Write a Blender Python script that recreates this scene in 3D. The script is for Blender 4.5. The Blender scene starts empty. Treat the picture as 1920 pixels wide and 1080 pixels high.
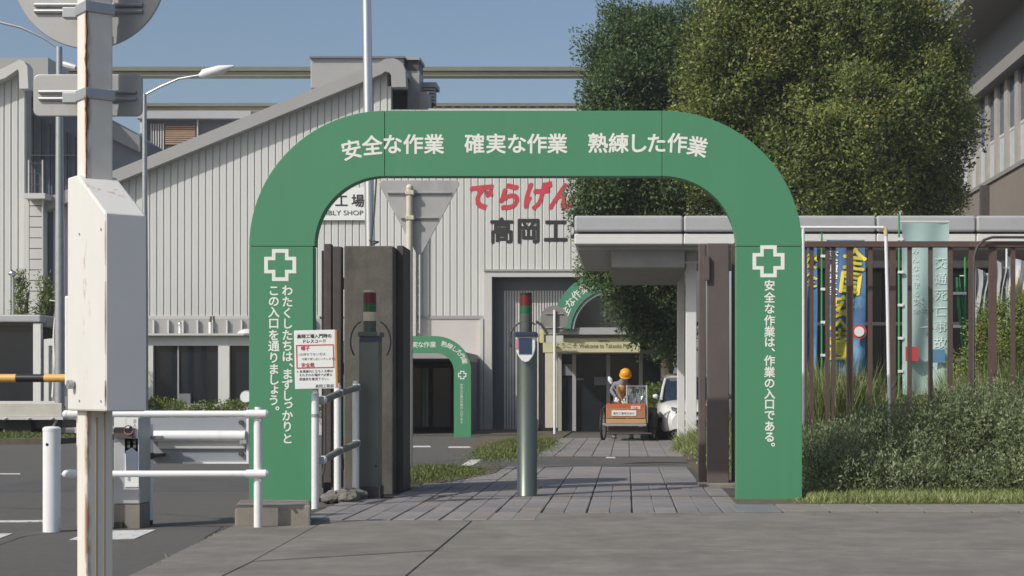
import bpy, math, random
import numpy as np
from mathutils import Vector, Matrix, noise as mnoise
random.seed(7)
S = bpy.context.scene
R = math.radians
# ---------------------------------------------------------------- camera, light, exposure
F, VX, VY, H = 3000.0, 1175.0, 735.0, 1.1      # focal length in photo pixels, vanishing point, lens height
cam = bpy.data.cameras.new('camera'); camo = bpy.data.objects.new('camera', cam)
S.collection.objects.link(camo); S.camera = camo
camo.location = (0, 0, H); camo.rotation_euler = (R(90), 0, 0)
cam.sensor_width = 36; cam.lens = F/1920*36
cam.shift_x = -(VX-960)/1920; cam.shift_y = (VY-540)/1920
cam.clip_start = .1; cam.clip_end = 2000
AZ, EL = 50, 40                                 # sun: left of and behind the camera
w = bpy.data.worlds.new('World'); S.world = w; w.use_nodes = True
nt = w.node_tree; bg = nt.nodes['Background']
sky = nt.nodes.new('ShaderNodeTexSky'); sky.sky_type = 'NISHITA'; sky.sun_disc = False
sky.sun_elevation = R(EL); sky.sun_rotation = R(180+AZ); sky.air_density = 1.0; sky.dust_density = 2.6; sky.ozone_density = 1.3
nt.links.new(sky.outputs[0], bg.inputs[0]); bg.inputs[1].default_value = .112
sl = bpy.data.lights.new('sun', 'SUN'); sl.energy = 3.35; sl.angle = R(.55); sl.color = (1, .955, .88)
so = bpy.data.objects.new('sun', sl); S.collection.objects.link(so)
sdir = Vector((math.sin(R(AZ))*math.cos(R(EL)), math.cos(R(AZ))*math.cos(R(EL)), -math.sin(R(EL))))
so.rotation_euler = sdir.to_track_quat('-Z', 'Y').to_euler(); so.location = (-10, -8, 12)
S.view_settings.view_transform = 'Standard'; S.view_settings.look = 'None'
S.view_settings.exposure = 0; S.view_settings.gamma = 1; S.view_settings.use_curve_mapping = False
HAZE = .0007
S.cycles.volume_bounces = 0; S.cycles.max_bounces = 6; S.cycles.use_denoising = True

# ---------------------------------------------------------------- helpers
def PX(px, D): return (px-VX)*D/F
def PZ(py, D): return H+(VY-py)*D/F
def DG(py): return F*H/(py-VY)

MATS = {}
def mat(name, col, rough=.6, metal=0, var=.12, scale=3.0, bump=0, bscale=40, stretch=1, spec=.5, attr=None,
        trans=0, dirt=None, dirt_amt=0, dirt_scale=1.5, dirt_stretch=.15, alpha=1, thr=.55, soft=.1, coat=0, band=None):
    if name in MATS: return MATS[name]
    m = bpy.data.materials.new(name); MATS[name] = m; m.use_nodes = True
    t = m.node_tree; N = t.nodes; L = t.links; b = N['Principled BSDF']
    tc = N.new('ShaderNodeTexCoord'); mp = N.new('ShaderNodeMapping'); L.new(tc.outputs['Object'], mp.inputs[0])
    mp.inputs['Scale'].default_value = (1, 1, stretch)
    n1 = N.new('ShaderNodeTexNoise'); n1.inputs['Scale'].default_value = scale; n1.inputs['Detail'].default_value = 6
    n1.inputs['Roughness'].default_value = .65
    L.new(mp.outputs[0], n1.inputs['Vector'])
    mr = N.new('ShaderNodeMapRange'); mr.inputs[1].default_value = .25; mr.inputs[2].default_value = .75
    mr.inputs[3].default_value = 1-var; mr.inputs[4].default_value = 1+var; L.new(n1.outputs[0], mr.inputs[0])
    mx = N.new('ShaderNodeMix'); mx.data_type = 'RGBA'; mx.blend_type = 'MULTIPLY'; mx.inputs[0].default_value = 1
    if attr:
        at = N.new('ShaderNodeAttribute'); at.attribute_name = 'tone'
        cr = N.new('ShaderNodeValToRGB'); L.new(at.outputs['Fac'], cr.inputs[0])
        el = cr.color_ramp.elements
        el[0].color = (*attr[0][1], 1); el[0].position = attr[0][0]
        el[1].color = (*attr[-1][1], 1); el[1].position = attr[-1][0]
        for p, c in attr[1:-1]:
            e = el.new(p); e.color = (*c, 1)
        L.new(cr.outputs[0], mx.inputs[6])
    else: mx.inputs[6].default_value = (*col, 1)
    L.new(mr.outputs[0], mx.inputs[7]); out = mx.outputs[2]
    if dirt:
        md = N.new('ShaderNodeMapping'); L.new(tc.outputs['Object'], md.inputs[0]); md.inputs['Scale'].default_value = (1, 1, dirt_stretch)
        nd = N.new('ShaderNodeTexNoise'); nd.inputs['Scale'].default_value = dirt_scale; nd.inputs['Detail'].default_value = 8
        nd.inputs['Roughness'].default_value = .7; L.new(md.outputs[0], nd.inputs['Vector'])
        rr = N.new('ShaderNodeMapRange'); rr.inputs[1].default_value = thr; rr.inputs[2].default_value = thr+soft
        rr.inputs[4].default_value = dirt_amt; L.new(nd.outputs[0], rr.inputs[0])
        m2 = N.new('ShaderNodeMix'); m2.data_type = 'RGBA'; m2.inputs[7].default_value = (*dirt, 1)
        fac = rr.outputs[0]
        if band:                                 # rust gathers along one seam of the thing: (axis, centre, half width)
            dp = N.new('ShaderNodeVectorMath'); dp.operation = 'DOT_PRODUCT'; dp.inputs[1].default_value = band[0]; L.new(tc.outputs['Object'], dp.inputs[0])
            b1 = N.new('ShaderNodeMath'); b1.operation = 'SUBTRACT'; L.new(dp.outputs['Value'], b1.inputs[0]); b1.inputs[1].default_value = band[1]
            b2 = N.new('ShaderNodeMath'); b2.operation = 'ABSOLUTE'; L.new(b1.outputs[0], b2.inputs[0])
            b3 = N.new('ShaderNodeMapRange'); b3.inputs[1].default_value = band[2]; b3.inputs[2].default_value = band[2]*.3; L.new(b2.outputs[0], b3.inputs[0])
            b4 = N.new('ShaderNodeMath'); b4.operation = 'MULTIPLY'; L.new(fac, b4.inputs[0]); L.new(b3.outputs[0], b4.inputs[1]); fac = b4.outputs[0]
        L.new(fac, m2.inputs[0]); L.new(out, m2.inputs[6]); out = m2.outputs[2]
    L.new(out, b.inputs['Base Color'])
    b.inputs['Roughness'].default_value = rough; b.inputs['Metallic'].default_value = metal
    b.inputs['Specular IOR Level'].default_value = spec; b.inputs['Alpha'].default_value = alpha
    b.inputs['Coat Weight'].default_value = coat
    if bump:
        n2 = N.new('ShaderNodeTexNoise'); n2.inputs['Scale'].default_value = bscale; n2.inputs['Detail'].default_value = 5
        L.new(tc.outputs['Object'], n2.inputs['Vector'])
        bp = N.new('ShaderNodeBump'); bp.inputs['Strength'].default_value = bump; bp.inputs['Distance'].default_value = .01
        L.new(n2.outputs[0], bp.inputs['Height']); L.new(bp.outputs[0], b.inputs['Normal'])
    if trans:
        tr = N.new('ShaderNodeBsdfTranslucent'); L.new(out, tr.inputs[0])
        ms = N.new('ShaderNodeMixShader'); ms.inputs[0].default_value = trans
        L.new(b.outputs[0], ms.inputs[1]); L.new(tr.outputs[0], ms.inputs[2]); L.new(ms.outputs[0], N['Material Output'].inputs[0])
    return m

ORG = {}
def link(o, parent=None):
    S.collection.objects.link(o)
    if parent is not None: o.parent = parent
    return o
def tag(o, label=None, cat=None, group=None, kind=None):
    if label: o['label'] = label
    if cat: o['category'] = cat
    if group: o['group'] = group
    if kind: o['kind'] = kind
    return o
def thing(name, loc, label, cat, group=None):
    o = bpy.data.objects.new(name, None); o.empty_display_size = .2; link(o)
    o.location = loc; ORG[o.name] = Vector(loc)
    return tag(o, label, cat, group)
def struct(name, loc=(0, 0, 0)):
    o = bpy.data.objects.new(name, None); link(o); o.location = loc; ORG[o.name] = Vector(loc); o['kind'] = 'structure'; return o

class MB:
    def __init__(s): s.v = []; s.f = []
    def add(s, vs, fs):
        k = len(s.v); s.v += [tuple(v) for v in vs]; s.f += [tuple(i+k for i in f) for f in fs]; return s
    def box(s, x0, x1, y0, y1, z0, z1):
        return s.add([(x0, y0, z0), (x1, y0, z0), (x1, y1, z0), (x0, y1, z0), (x0, y0, z1), (x1, y0, z1), (x1, y1, z1), (x0, y1, z1)],
                     [(3, 2, 1, 0), (4, 5, 6, 7), (0, 1, 5, 4), (1, 2, 6, 5), (2, 3, 7, 6), (3, 0, 4, 7)])
    def pbox(s, xa, xb, ya, yb, D, dep):       # front face given in photo terms at distance D
        return s.box(PX(xa, D), PX(xb, D), D, D+dep, PZ(yb, D), PZ(ya, D))
    def obox(s, c, ax, ay, hx, hy, z0, z1):    # box with horizontal axes ax, ay
        c = Vector(c); ax = Vector(ax); ay = Vector(ay); P = [c-ax*hx-ay*hy, c+ax*hx-ay*hy, c+ax*hx+ay*hy, c-ax*hx+ay*hy]
        return s.add([(p.x, p.y, z0) for p in P]+[(p.x, p.y, z1) for p in P],
                     [(3, 2, 1, 0), (4, 5, 6, 7), (0, 1, 5, 4), (1, 2, 6, 5), (2, 3, 7, 6), (3, 0, 4, 7)])
    def prism(s, poly, y0, y1):                # poly: (x, z) seen from the camera
        a = sum(poly[i][0]*poly[(i+1) % len(poly)][1]-poly[(i+1) % len(poly)][0]*poly[i][1] for i in range(len(poly)))
        if a < 0: poly = poly[::-1]
        n = len(poly)
        return s.add([(x, y0, z) for x, z in poly]+[(x, y1, z) for x, z in poly],
                     [tuple(range(n)), tuple(range(2*n-1, n-1, -1))]+[((i+1) % n, i, i+n, (i+1) % n+n) for i in range(n)])
    def slab(s, poly, z0, z1):                 # poly: (x, y) horizontal
        a = sum(poly[i][0]*poly[(i+1) % len(poly)][1]-poly[(i+1) % len(poly)][0]*poly[i][1] for i in range(len(poly)))
        if a < 0: poly = poly[::-1]
        n = len(poly)
        return s.add([(x, y, z0) for x, y in poly]+[(x, y, z1) for x, y in poly],
                     [tuple(range(n-1, -1, -1)), tuple(range(n, 2*n))]+[(i, (i+1) % n, (i+1) % n+n, i+n) for i in range(n)])
    def band(s, outer, inner, y0, y1):         # strip between two polylines of (x, z), extruded in y
        n = len(outer); v = [(x, y0, z) for x, z in outer]+[(x, y0, z) for x, z in inner]+[(x, y1, z) for x, z in outer]+[(x, y1, z) for x, z in inner]
        f = []
        for i in range(n-1):
            f += [(i, i+1, n+i+1, n+i), (2*n+i+1, 2*n+i, 3*n+i, 3*n+i+1), (i+1, i, 2*n+i, 2*n+i+1), (n+i, n+i+1, 3*n+i+1, 3*n+i)]
        f += [(0, n, 3*n, 2*n), (2*n-1, n-1, 3*n-1, 4*n-1)]
        return s.add(v, f)
    def tube(s, pts, r, n=12, cap=True):
        pts = [Vector(p) for p in pts]; rr = r if isinstance(r, (list, tuple)) else [r]*len(pts)
        k = len(s.v); vs = []; up = None
        for i, p in enumerate(pts):
            d = (pts[min(i+1, len(pts)-1)]-pts[max(i-1, 0)]).normalized()
            a = up if up is not None else (Vector((0, 0, 1)) if abs(d.z) < .9 else Vector((1, 0, 0)))
            u = (a-d*a.dot(d)); 
            if u.length < 1e-5: u = d.orthogonal()
            u.normalize(); up = u; q = d.cross(u)
            for j in range(n):
                t = 2*math.pi*j/n; vs.append(p+(u*math.cos(t)+q*math.sin(t))*rr[i])
        f = []
        for i in range(len(pts)-1):
            for j in range(n):
                f.append((i*n+j, i*n+(j+1) % n, (i+1)*n+(j+1) % n, (i+1)*n+j))
        if cap: f += [tuple(range(n-1, -1, -1)), tuple(range((len(pts)-1)*n, len(pts)*n))]
        return s.add(vs, f)
    def cyl(s, x, y, z0, z1, r, n=20, r2=None): return s.tube([(x, y, z0), (x, y, z1)], [r, r if r2 is None else r2], n)
    def lathe(s, cx, cy, prof, n=24):          # prof: (r, z)
        vs = [(cx+r*math.cos(2*math.pi*j/n), cy+r*math.sin(2*math.pi*j/n), z) for r, z in prof for j in range(n)]
        f = [(i*n+j, i*n+(j+1) % n, (i+1)*n+(j+1) % n, (i+1)*n+j) for i in range(len(prof)-1) for j in range(n)]
        f += [tuple(range(n-1, -1, -1)), tuple(range((len(prof)-1)*n, len(prof)*n))]
        return s.add(vs, f)
    def disc(s, c, axis, r, th, n=40, dome=0):
        c = Vector(c); a = Vector(axis).normalized(); pts = [c, c+a*th*.5, c+a*(th+dome*.7), c+a*(th+dome)]
        return s.tube([c, c+a*th] if not dome else pts, r if not dome else [r, r*.98, r*.6, r*.1], n)
    def ball(s, c, r, n=14, sq=1):
        pr = [(max(.001, r*math.sin(math.pi*i/8)), c[2]-r*sq*math.cos(math.pi*i/8)) for i in range(9)]
        return s.lathe(c[0], c[1], pr, n)
    def build(s, name, m, parent=None, bevel=0, smooth=False, org=None, label=None, kind=None, seg=2):
        o0 = ORG[parent.name] if parent is not None else (Vector(org) if org else Vector((0, 0, 0)))
        me = bpy.data.meshes.new(name)
        me.from_pydata([(v[0]-o0.x, v[1]-o0.y, v[2]-o0.z) for v in s.v], [], s.f); me.validate(); me.update()
        me.materials.append(m)
        o = bpy.data.objects.new(name, me); link(o, parent)
        ORG[o.name] = o0.copy()
        if parent is None: o.location = o0
        if smooth: smooth_mesh(me, 35 if smooth is True else smooth)
        if bevel:
            b = o.modifiers.new('bevel', 'BEVEL'); b.width = bevel; b.segments = seg; b.limit_method = 'ANGLE'; b.angle_limit = R(40)
        if label: o['label'] = label
        if kind: o['kind'] = kind
        return o
def smooth_mesh(me, deg):
    me.polygons.foreach_set('use_smooth', [True]*len(me.polygons))
    if hasattr(me, 'set_sharp_from_angle'): me.set_sharp_from_angle(angle=R(deg))

_gl = {}
def glyph(ch, off):
    k = (ch, off)
    if k not in _gl:
        cu = bpy.data.curves.new('t', 'FONT'); cu.body = ch; cu.offset = 0; cu.extrude = .02; cu.resolution_u = 3
        o = bpy.data.objects.new('t', cu); S.collection.objects.link(o)
        dg = bpy.context.evaluated_depsgraph_get(); me = bpy.data.meshes.new_from_object(o.evaluated_get(dg))
        v = [tuple(x.co) for x in me.vertices]; f = [tuple(p.vertices) for p in me.polygons]
        wd = max([x[0] for x in v], default=0); mn = min([x[0] for x in v], default=0)
        bpy.data.objects.remove(o); bpy.data.meshes.remove(me); bpy.data.curves.remove(cu)
        _gl[k] = (v, f, mn, wd)
    return _gl[k]
def letters(chars, D, m, parent, name='lettering', off=.022, label=None, xform=None, em_w=1.0, back=0.0013, split=False):
    """chars: (char, centre px, centre py, em px, degrees)"""
    mb = MB(); last = None
    for ch, cx, cy, em, rot in chars:
        if split: mb = MB()
        v, f, mn, mxx = glyph(ch, 0)
        e = em*D/F; X, Z = PX(cx, D), PZ(cy, D); c, s_ = math.cos(R(rot)), math.sin(R(rot))
        mid = .5 if ord(ch) > 255 else (mn+mxx)/2
        for bi, (bx_, by_) in enumerate([(0, 0)] if off < .008 else [(0, 0), (-off, 0), (off, 0), (0, -off), (0, off), (off*.7, off*.7), (-off*.7, off*.7), (off*.7, -off*.7), (-off*.7, -off*.7)]):
            vs = []
            for x, y, z in v:
                x = (x-mid+bx_)*e*em_w; y = (y-.385+by_)*e
                vs.append((X+x*c-y*s_, D-back-z*.02-bi*.00012, Z+x*s_+y*c))
            if xform: vs = [xform(q) for q in vs]
            mb.add(vs, f)
        if split:
            last = mb.build('character', m, parent)
    if split: return last
    o = mb.build(name, m, parent, kind='stuff' if len(chars) > 1 else None)
    if label: o['label'] = label
    return o
def word(txt, x0, x1, cy, hpx, D, m, parent, back=.004):
    v, f, mn, mx_ = glyph(txt, 0); k = (PX(x1, D)-PX(x0, D))/(mx_-mn); e = hpx*D/F
    MB().add([(PX(x0, D)+(x-mn)*k, D-back-z*.02, PZ(cy, D)+(y-.345)*e) for x, y, z in v], f).build('lettering', m, parent, kind='stuff')
def line(txt, x0, y, em, rot=0, adv=None):
    out = []; x = x0
    for ch in txt:
        a = em*(adv or 1)
        if ord(ch) < 256: a = em*.58
        out.append((ch, x+a/2, y, em, rot)); x += a
    return out

def leaf_mesh(name, P, Nn, L, Wd, m, parent, tone, droop=.0, kind=None, quad=True, seed=1, up=0.0, face=None):
    """P, Nn: (n,3) leaf base points and pointing directions; L, Wd sizes; tone per leaf"""
    rng = np.random.default_rng(seed); n = len(P)
    d = Nn+up*np.array([0, 0, 1.0]); d /= np.linalg.norm(d, axis=1)[:, None]+1e-9
    r = rng.normal(size=(n, 3)) if face is None else face+rng.normal(size=(n, 3))*.38; sd = np.cross(d, r); sd /= np.linalg.norm(sd, axis=1)[:, None]+1e-9
    nn = np.cross(d, sd); L = np.asarray(L)[:, None] if np.ndim(L) else L; Wd = np.asarray(Wd)[:, None] if np.ndim(Wd) else Wd
    a = P; b = P+d*L*.5+sd*Wd*.5+nn*L*.06; c = P+d*L-nn*L*droop; e = P+d*L*.5-sd*Wd*.5+nn*L*.06
    o0 = np.array(ORG[parent.name]) if parent is not None else np.zeros(3)
    V = (np.stack([a, b, c, e], 1).reshape(-1, 3)-o0).astype(np.float32)
    me = bpy.data.meshes.new(name); me.vertices.add(4*n); me.vertices.foreach_set('co', V.ravel())
    me.loops.add(4*n); me.loops.foreach_set('vertex_index', np.arange(4*n, dtype=np.int32))
    me.polygons.add(n); me.polygons.foreach_set('loop_start', np.arange(0, 4*n, 4, dtype=np.int32))
    me.polygons.foreach_set('loop_total', np.full(n, 4, dtype=np.int32)); me.update(calc_edges=True)
    at = me.attributes.new('tone', 'FLOAT', 'POINT'); at.data.foreach_set('value', np.repeat(np.clip(tone, 0, 1), 4).astype(np.float32))
    me.materials.append(m); o = bpy.data.objects.new(name, me); link(o, parent)
    if kind: o['kind'] = kind
    return o
def lobes_pts(lobes, dens, clr, per, seed, shell=(.8, 1.03)):
    """clusters of leaves over ellipsoid lobes. lobes: (cx,cy,cz,rx,ry,rz)"""
    rng = np.random.default_rng(seed); PP, NN, TT, FF = [], [], [], []
    for (cx, cy, cz, rx, ry, rz) in lobes:
        ar = 4*math.pi*((rx*ry)**1.6/3+(rx*rz)**1.6/3+(ry*rz)**1.6/3)**(1/1.6); k = max(6, int(ar*dens))
        u = rng.normal(size=(k, 3)); u /= np.linalg.norm(u, axis=1)[:, None]
        rad = rng.uniform(shell[0], shell[1], k)
        rad *= 1+.10*np.sin(u[:, 0]*5+cx*3)*np.sin(u[:, 2]*6+cz*5)+rng.normal(size=k)*.06
        c = np.array([cx, cy, cz])+u*rad[:, None]*np.array([rx, ry, rz])
        nrm = u/np.array([rx, ry, rz]); nrm /= np.linalg.norm(nrm, axis=1)[:, None]
        ct = rng.uniform(0, 1, k)
        idx = np.repeat(np.arange(k), per)
        p = c[idx]+np.clip(rng.normal(size=(k*per, 3)), -1.5, 1.5)*clr*rng.uniform(.75, 1.25, k)[idx][:, None]
        dd = nrm[idx]*.55+rng.normal(size=(k*per, 3))*.8+np.array([0, 0, .15])
        fc = (c[idx]-np.array([cx, cy, cz]))/np.array([rx, ry, rz])*.6+(p-c[idx])/clr*.35+np.array([-.1, -.15, .55])
        PP.append(p); NN.append(dd); FF.append(fc); TT.append(ct[idx]*.6+rng.uniform(0, .4, k*per))
    P, Nn, T = np.concatenate(PP), np.concatenate(NN), np.concatenate(TT)
    Nn /= np.linalg.norm(Nn, axis=1)[:, None]
    global LASTF; LASTF = np.concatenate(FF)
    return P, Nn, T
def grass_mesh(name, poly_fn, n, h, wd, m, seed, parent=None, lean=.4, z=0.0):
    rng = np.random.default_rng(seed); P = poly_fn(rng, n); n = len(P)
    Nn = rng.normal(size=(n, 3))*lean; Nn[:, 2] = 1
    hh = rng.uniform(.35, 1, n)*(P[:, 3] if P.shape[1] > 3 else 1)*h
    return leaf_mesh(name, P[:, :3], Nn, hh, wd, m, parent, rng.uniform(0, 1, n), droop=.1, seed=seed)

# ---------------------------------------------------------------- materials
M_asph = mat('asphalt', (.102, .097, .088), .85, var=.2, scale=14, bump=.6, bscale=150, dirt=(.12, .115, .10), dirt_amt=.5, dirt_scale=.55, dirt_stretch=1, thr=.48, soft=.25)
M_conc = mat('apron_concrete', (.20, .186, .162), .9, var=.22, scale=3.2, bump=.5, bscale=120, dirt=(.115, .105, .09), dirt_amt=.65, dirt_scale=.9, dirt_stretch=1, thr=.46, soft=.2)
M_tile = [mat('paver_%s' % n, c, .85, var=.13, scale=5, bump=.3, bscale=180, dirt=(.10, .095, .09), dirt_amt=.5, dirt_scale=3, dirt_stretch=1, thr=.5, soft=.2)
          for n, c in (('grey', (.225, .212, .21)), ('dark', (.195, .187, .19)), ('pink', (.24, .208, .19)), ('pale', (.25, .235, .225)))]
M_joint = mat('joint_sand', (.07, .066, .06), .95)
M_kerb = mat('kerb_concrete', (.225, .205, .175), .9, var=.2, scale=4, bump=.4, bscale=120)
M_mark = mat('road_paint', (.62, .62, .60), .7, var=.12, scale=6, dirt=(.16, .16, .155), dirt_amt=.75, dirt_scale=14, dirt_stretch=1, thr=.52, soft=.12)
M_soil = mat('soil', (.11, .09, .06), .95, var=.3, scale=6, bump=.5, bscale=60)
M_green = mat('arch_green', (.068, .252, .130), .45, var=.05, scale=.9, stretch=.5, dirt=(.10, .30, .18), dirt_amt=.35, dirt_scale=2.2, dirt_stretch=.12, thr=.52, soft=.2)
M_green_edge = mat('arch_edge', (.05, .10, .07), .6)
M_letter = mat('letter_white', (.80, .81, .75), .5, var=.03)
M_white = mat('white_paint', (.78, .79, .79), .38, var=.05, scale=5, dirt=(.45, .42, .36), dirt_amt=.4, dirt_scale=6, thr=.6, soft=.15)
M_pole = mat('rusty_white_paint', (.74, .71, .64), .5, var=.07, scale=4, stretch=.4, dirt=(.30, .14, .06), dirt_amt=.9, dirt_scale=16, dirt_stretch=.22, thr=.44, soft=.12, band=((-.1216, -.9926, 0), .0764, .018))
M_box = mat('box_white_paint', (.70, .69, .65), .45, var=.05, scale=3, stretch=.4, dirt=(.40, .20, .08), dirt_amt=.9, dirt_scale=26, dirt_stretch=.34, thr=.56, soft=.14, band=((.616, -.788, 0), .14, .075))
M_box_shaded = mat('box_white_shaded_side', (.80, .79, .76), .5, var=.04, scale=5)  # same white paint, made paler to lift the box's shaded front face
M_rust = mat('rust', (.20, .075, .03), .9, var=.4, scale=20)
M_galv = mat('galvanised_steel', (.42, .44, .45), .42, metal=.55, var=.12, scale=8)
M_signback = mat('sign_back', (.42, .42, .41), .5, metal=.3, var=.08, scale=4, dirt=(.24, .24, .24), dirt_amt=.5, dirt_scale=4, thr=.5, soft=.2)
M_chrome = mat('polished_steel', (.74, .74, .74), .34, metal=1, var=.04)
M_beige = mat('beige_pole_paint', (.62, .57, .47), .5, var=.06, dirt=(.36, .27, .17), dirt_amt=.5, dirt_scale=9, thr=.55)
M_pillar = mat('dark_concrete', (.132, .122, .108), .92, var=.2, scale=6, bump=.5, bscale=70, dirt=(.06, .055, .05), dirt_amt=.7, dirt_scale=3, dirt_stretch=.25, thr=.48, soft=.2)
M_dsteel = mat('dark_steel', (.075, .064, .062), .6, var=.2, scale=6)
M_gate = mat('brown_gate_steel', (.115, .092, .085), .6, var=.12, scale=5, dirt=(.17, .07, .035), dirt_amt=.85, dirt_scale=5, dirt_stretch=.5, thr=.62, soft=.03)
M_fence = mat('brown_fence_paint', (.105, .068, .056), .55, var=.15, scale=6, dirt=(.20, .13, .10), dirt_amt=.5, dirt_scale=8, dirt_stretch=.4, thr=.58)
M_reader = mat('grey_green_metal', (.15, .16, .145), .38, metal=.35, var=.08, scale=4, stretch=.3)
M_black = mat('black_plastic', (.022, .022, .024), .4)
M_navy = mat('navy_plastic', (.035, .04, .085), .35)
M_red = mat('signal_red', (.15, .014, .02), .3); M_sgreen = mat('signal_green', (.016, .12, .045), .3)
M_cream = mat('signal_cream', (.66, .58, .40), .35); M_smoke = mat('smoked_plastic', (.09, .10, .09), .35)
M_panel = mat('cladding', (.60, .61, .585), .55, var=.035, scale=.8, stretch=.15, dirt=(.48, .47, .43), dirt_amt=.35, dirt_scale=2.5, dirt_stretch=.08, thr=.52, soft=.2)
M_groove = mat('cladding_joint', (.27, .27, .26), .8)
M_flash = mat('grey_flashing', (.34, .34, .335), .5, var=.06, scale=1)
M_flash2 = mat('pale_flashing', (.56, .56, .53), .5, var=.05, scale=1)
M_lower = mat('lower_wall', (.56, .53, .51), .8, var=.06, scale=1)
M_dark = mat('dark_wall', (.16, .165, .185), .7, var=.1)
M_dgrey = mat('door_grey', (.15, .165, .195), .5, var=.06)
M_shut = mat('shutter_slat', (.62, .62, .60), .5)
M_glass = mat('dark_glass', (.016, .021, .028), .07, spec=.4, var=.3, scale=.5)
M_glass2 = mat('office_glass', (.05, .075, .13), .06, spec=.8, var=.2, scale=.5)
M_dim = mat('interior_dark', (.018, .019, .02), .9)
M_blind = mat('blind', (.50, .52, .52), .6)
M_beam = mat('beam_cream', (.62, .60, .47), .6, var=.05); M_beamd = mat('beam_olive', (.17, .18, .14), .7)
M_louv = mat('brown_louvre', (.42, .27, .17), .7)
M_sign = mat('sign_white', (.80, .82, .80), .4, var=.03)
M_ink = mat('ink_black', (.03, .03, .03), .6); M_inkr = mat('ink_red', (.55, .06, .07), .5); M_inkg = mat('ink_grey', (.20, .20, .20), .6)
M_orange = mat('orange_edge', (.62, .25, .05), .6)
M_yellow = mat('bar_yellow', (.72, .42, .12), .45, var=.1)
M_walk = mat('walkway_white', (.40, .41, .42), .5, var=.07, scale=1.2, stretch=1, dirt=(.30, .31, .31), dirt_amt=.4, dirt_scale=1.3, dirt_stretch=1, thr=.5, soft=.2)
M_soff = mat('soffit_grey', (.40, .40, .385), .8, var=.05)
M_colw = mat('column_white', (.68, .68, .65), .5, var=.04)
M_office = mat('office_wall', (.22, .19, .16), .85, var=.08, scale=1)
M_office2 = mat('office_band', (.25, .24, .22), .8, var=.06, scale=.8)
M_officeg = mat('office_grey', (.20, .21, .225), .8, var=.05)
M_bark = mat('bark', (.09, .07, .05), .95, var=.3, scale=8, bump=.6, bscale=30)
LEAF = dict(rough=.5, var=.25, scale=1.2, trans=.35, spec=.4)
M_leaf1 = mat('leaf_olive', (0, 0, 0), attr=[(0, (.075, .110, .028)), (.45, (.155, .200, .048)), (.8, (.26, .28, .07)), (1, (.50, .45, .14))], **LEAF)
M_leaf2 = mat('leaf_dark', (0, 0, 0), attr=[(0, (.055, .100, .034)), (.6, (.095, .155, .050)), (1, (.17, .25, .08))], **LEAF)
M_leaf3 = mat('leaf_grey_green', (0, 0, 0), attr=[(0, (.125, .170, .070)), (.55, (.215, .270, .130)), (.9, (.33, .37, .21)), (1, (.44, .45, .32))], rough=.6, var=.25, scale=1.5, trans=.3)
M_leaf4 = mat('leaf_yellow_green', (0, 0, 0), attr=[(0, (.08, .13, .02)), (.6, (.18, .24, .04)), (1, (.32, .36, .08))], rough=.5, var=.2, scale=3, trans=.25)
M_grass = mat('grass_blade', (0, 0, 0), attr=[(0, (.13, .18, .045)), (.6, (.25, .31, .09)), (1, (.46, .46, .24))], rough=.6, var=.25, scale=2, trans=.25)
M_car = mat('car_white', (.76, .77, .76), .25, var=.02, coat=.6); M_rubber = mat('rubber', (.02, .02, .02), .8)
M_skin = mat('skin', (.42, .26, .18), .6)

# ---------------------------------------------------------------- ground
road = MB().slab([(-90, -6), (90, -6), (90, 400), (-90, 400)], -.3, 0).build('road', M_asph); road['kind'] = 'structure'
apron = struct('driveway_apron')
MB().slab([(-2.72, 6.5), (14, 6.5), (14, 14.32), (-2.9, 14.32), (-3.2, 13.1)], .0, .004).build('joint_bed', M_joint, apron)
def apron_slab(poly, dz=0):
    MB().slab(poly, .0045, .022+dz).build('slab', M_conc, apron, bevel=.006)
g = .011
xs = [-1.30, 3.2, 7.7, 12.2]
for i in range(3):
    apron_slab([(xs[i]+g, 6.6), (xs[i+1]-g*.5, 6.6), (xs[i+1]-g*.5, 10.83), (xs[i]+g, 10.87)], -.002*i)
    apron_slab([(xs[i]+g, 10.93), (xs[i+1]-g*.5, 10.89), (xs[i+1]-g*.5, 14.27), (xs[i]+g, 14.27)], .001*i)
apron_slab([(-2.33, 6.6), (-1.30, 6.6), (-1.30, 10.87), (-2.38, 10.17)], -.001)
apron_slab([(-2.385, 10.225), (-1.30, 10.925), (-1.30, 13.44), (-2.52, 13.44)], .001)
apron_slab([(-2.73, 6.6), (-2.341, 6.6), (-2.394, 10.2), (-2.531, 13.44), (-2.75, 13.5), (-3.2, 13.1)], -.003)
pave = struct('sidewalk')
MB().slab([(-2.95, 14.32), (1.30, 14.32), (1.12, 23.1), (-2.6, 23.1)], .0, .007).build('joint_bed', M_joint, pave)
MB().slab([(-2.9, 13.46), (-.78, 13.46), (-.78, 14.33), (-2.9, 14.33)], .0045, .0085).build('joint_bed', M_joint, pave)
MB().slab([(-2.35, 27), (1.35, 27), (1.3, 37.5), (-2.35, 37.5)], .0, .007).build('joint_bed', M_joint, pave)
tile_me = {}
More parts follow.
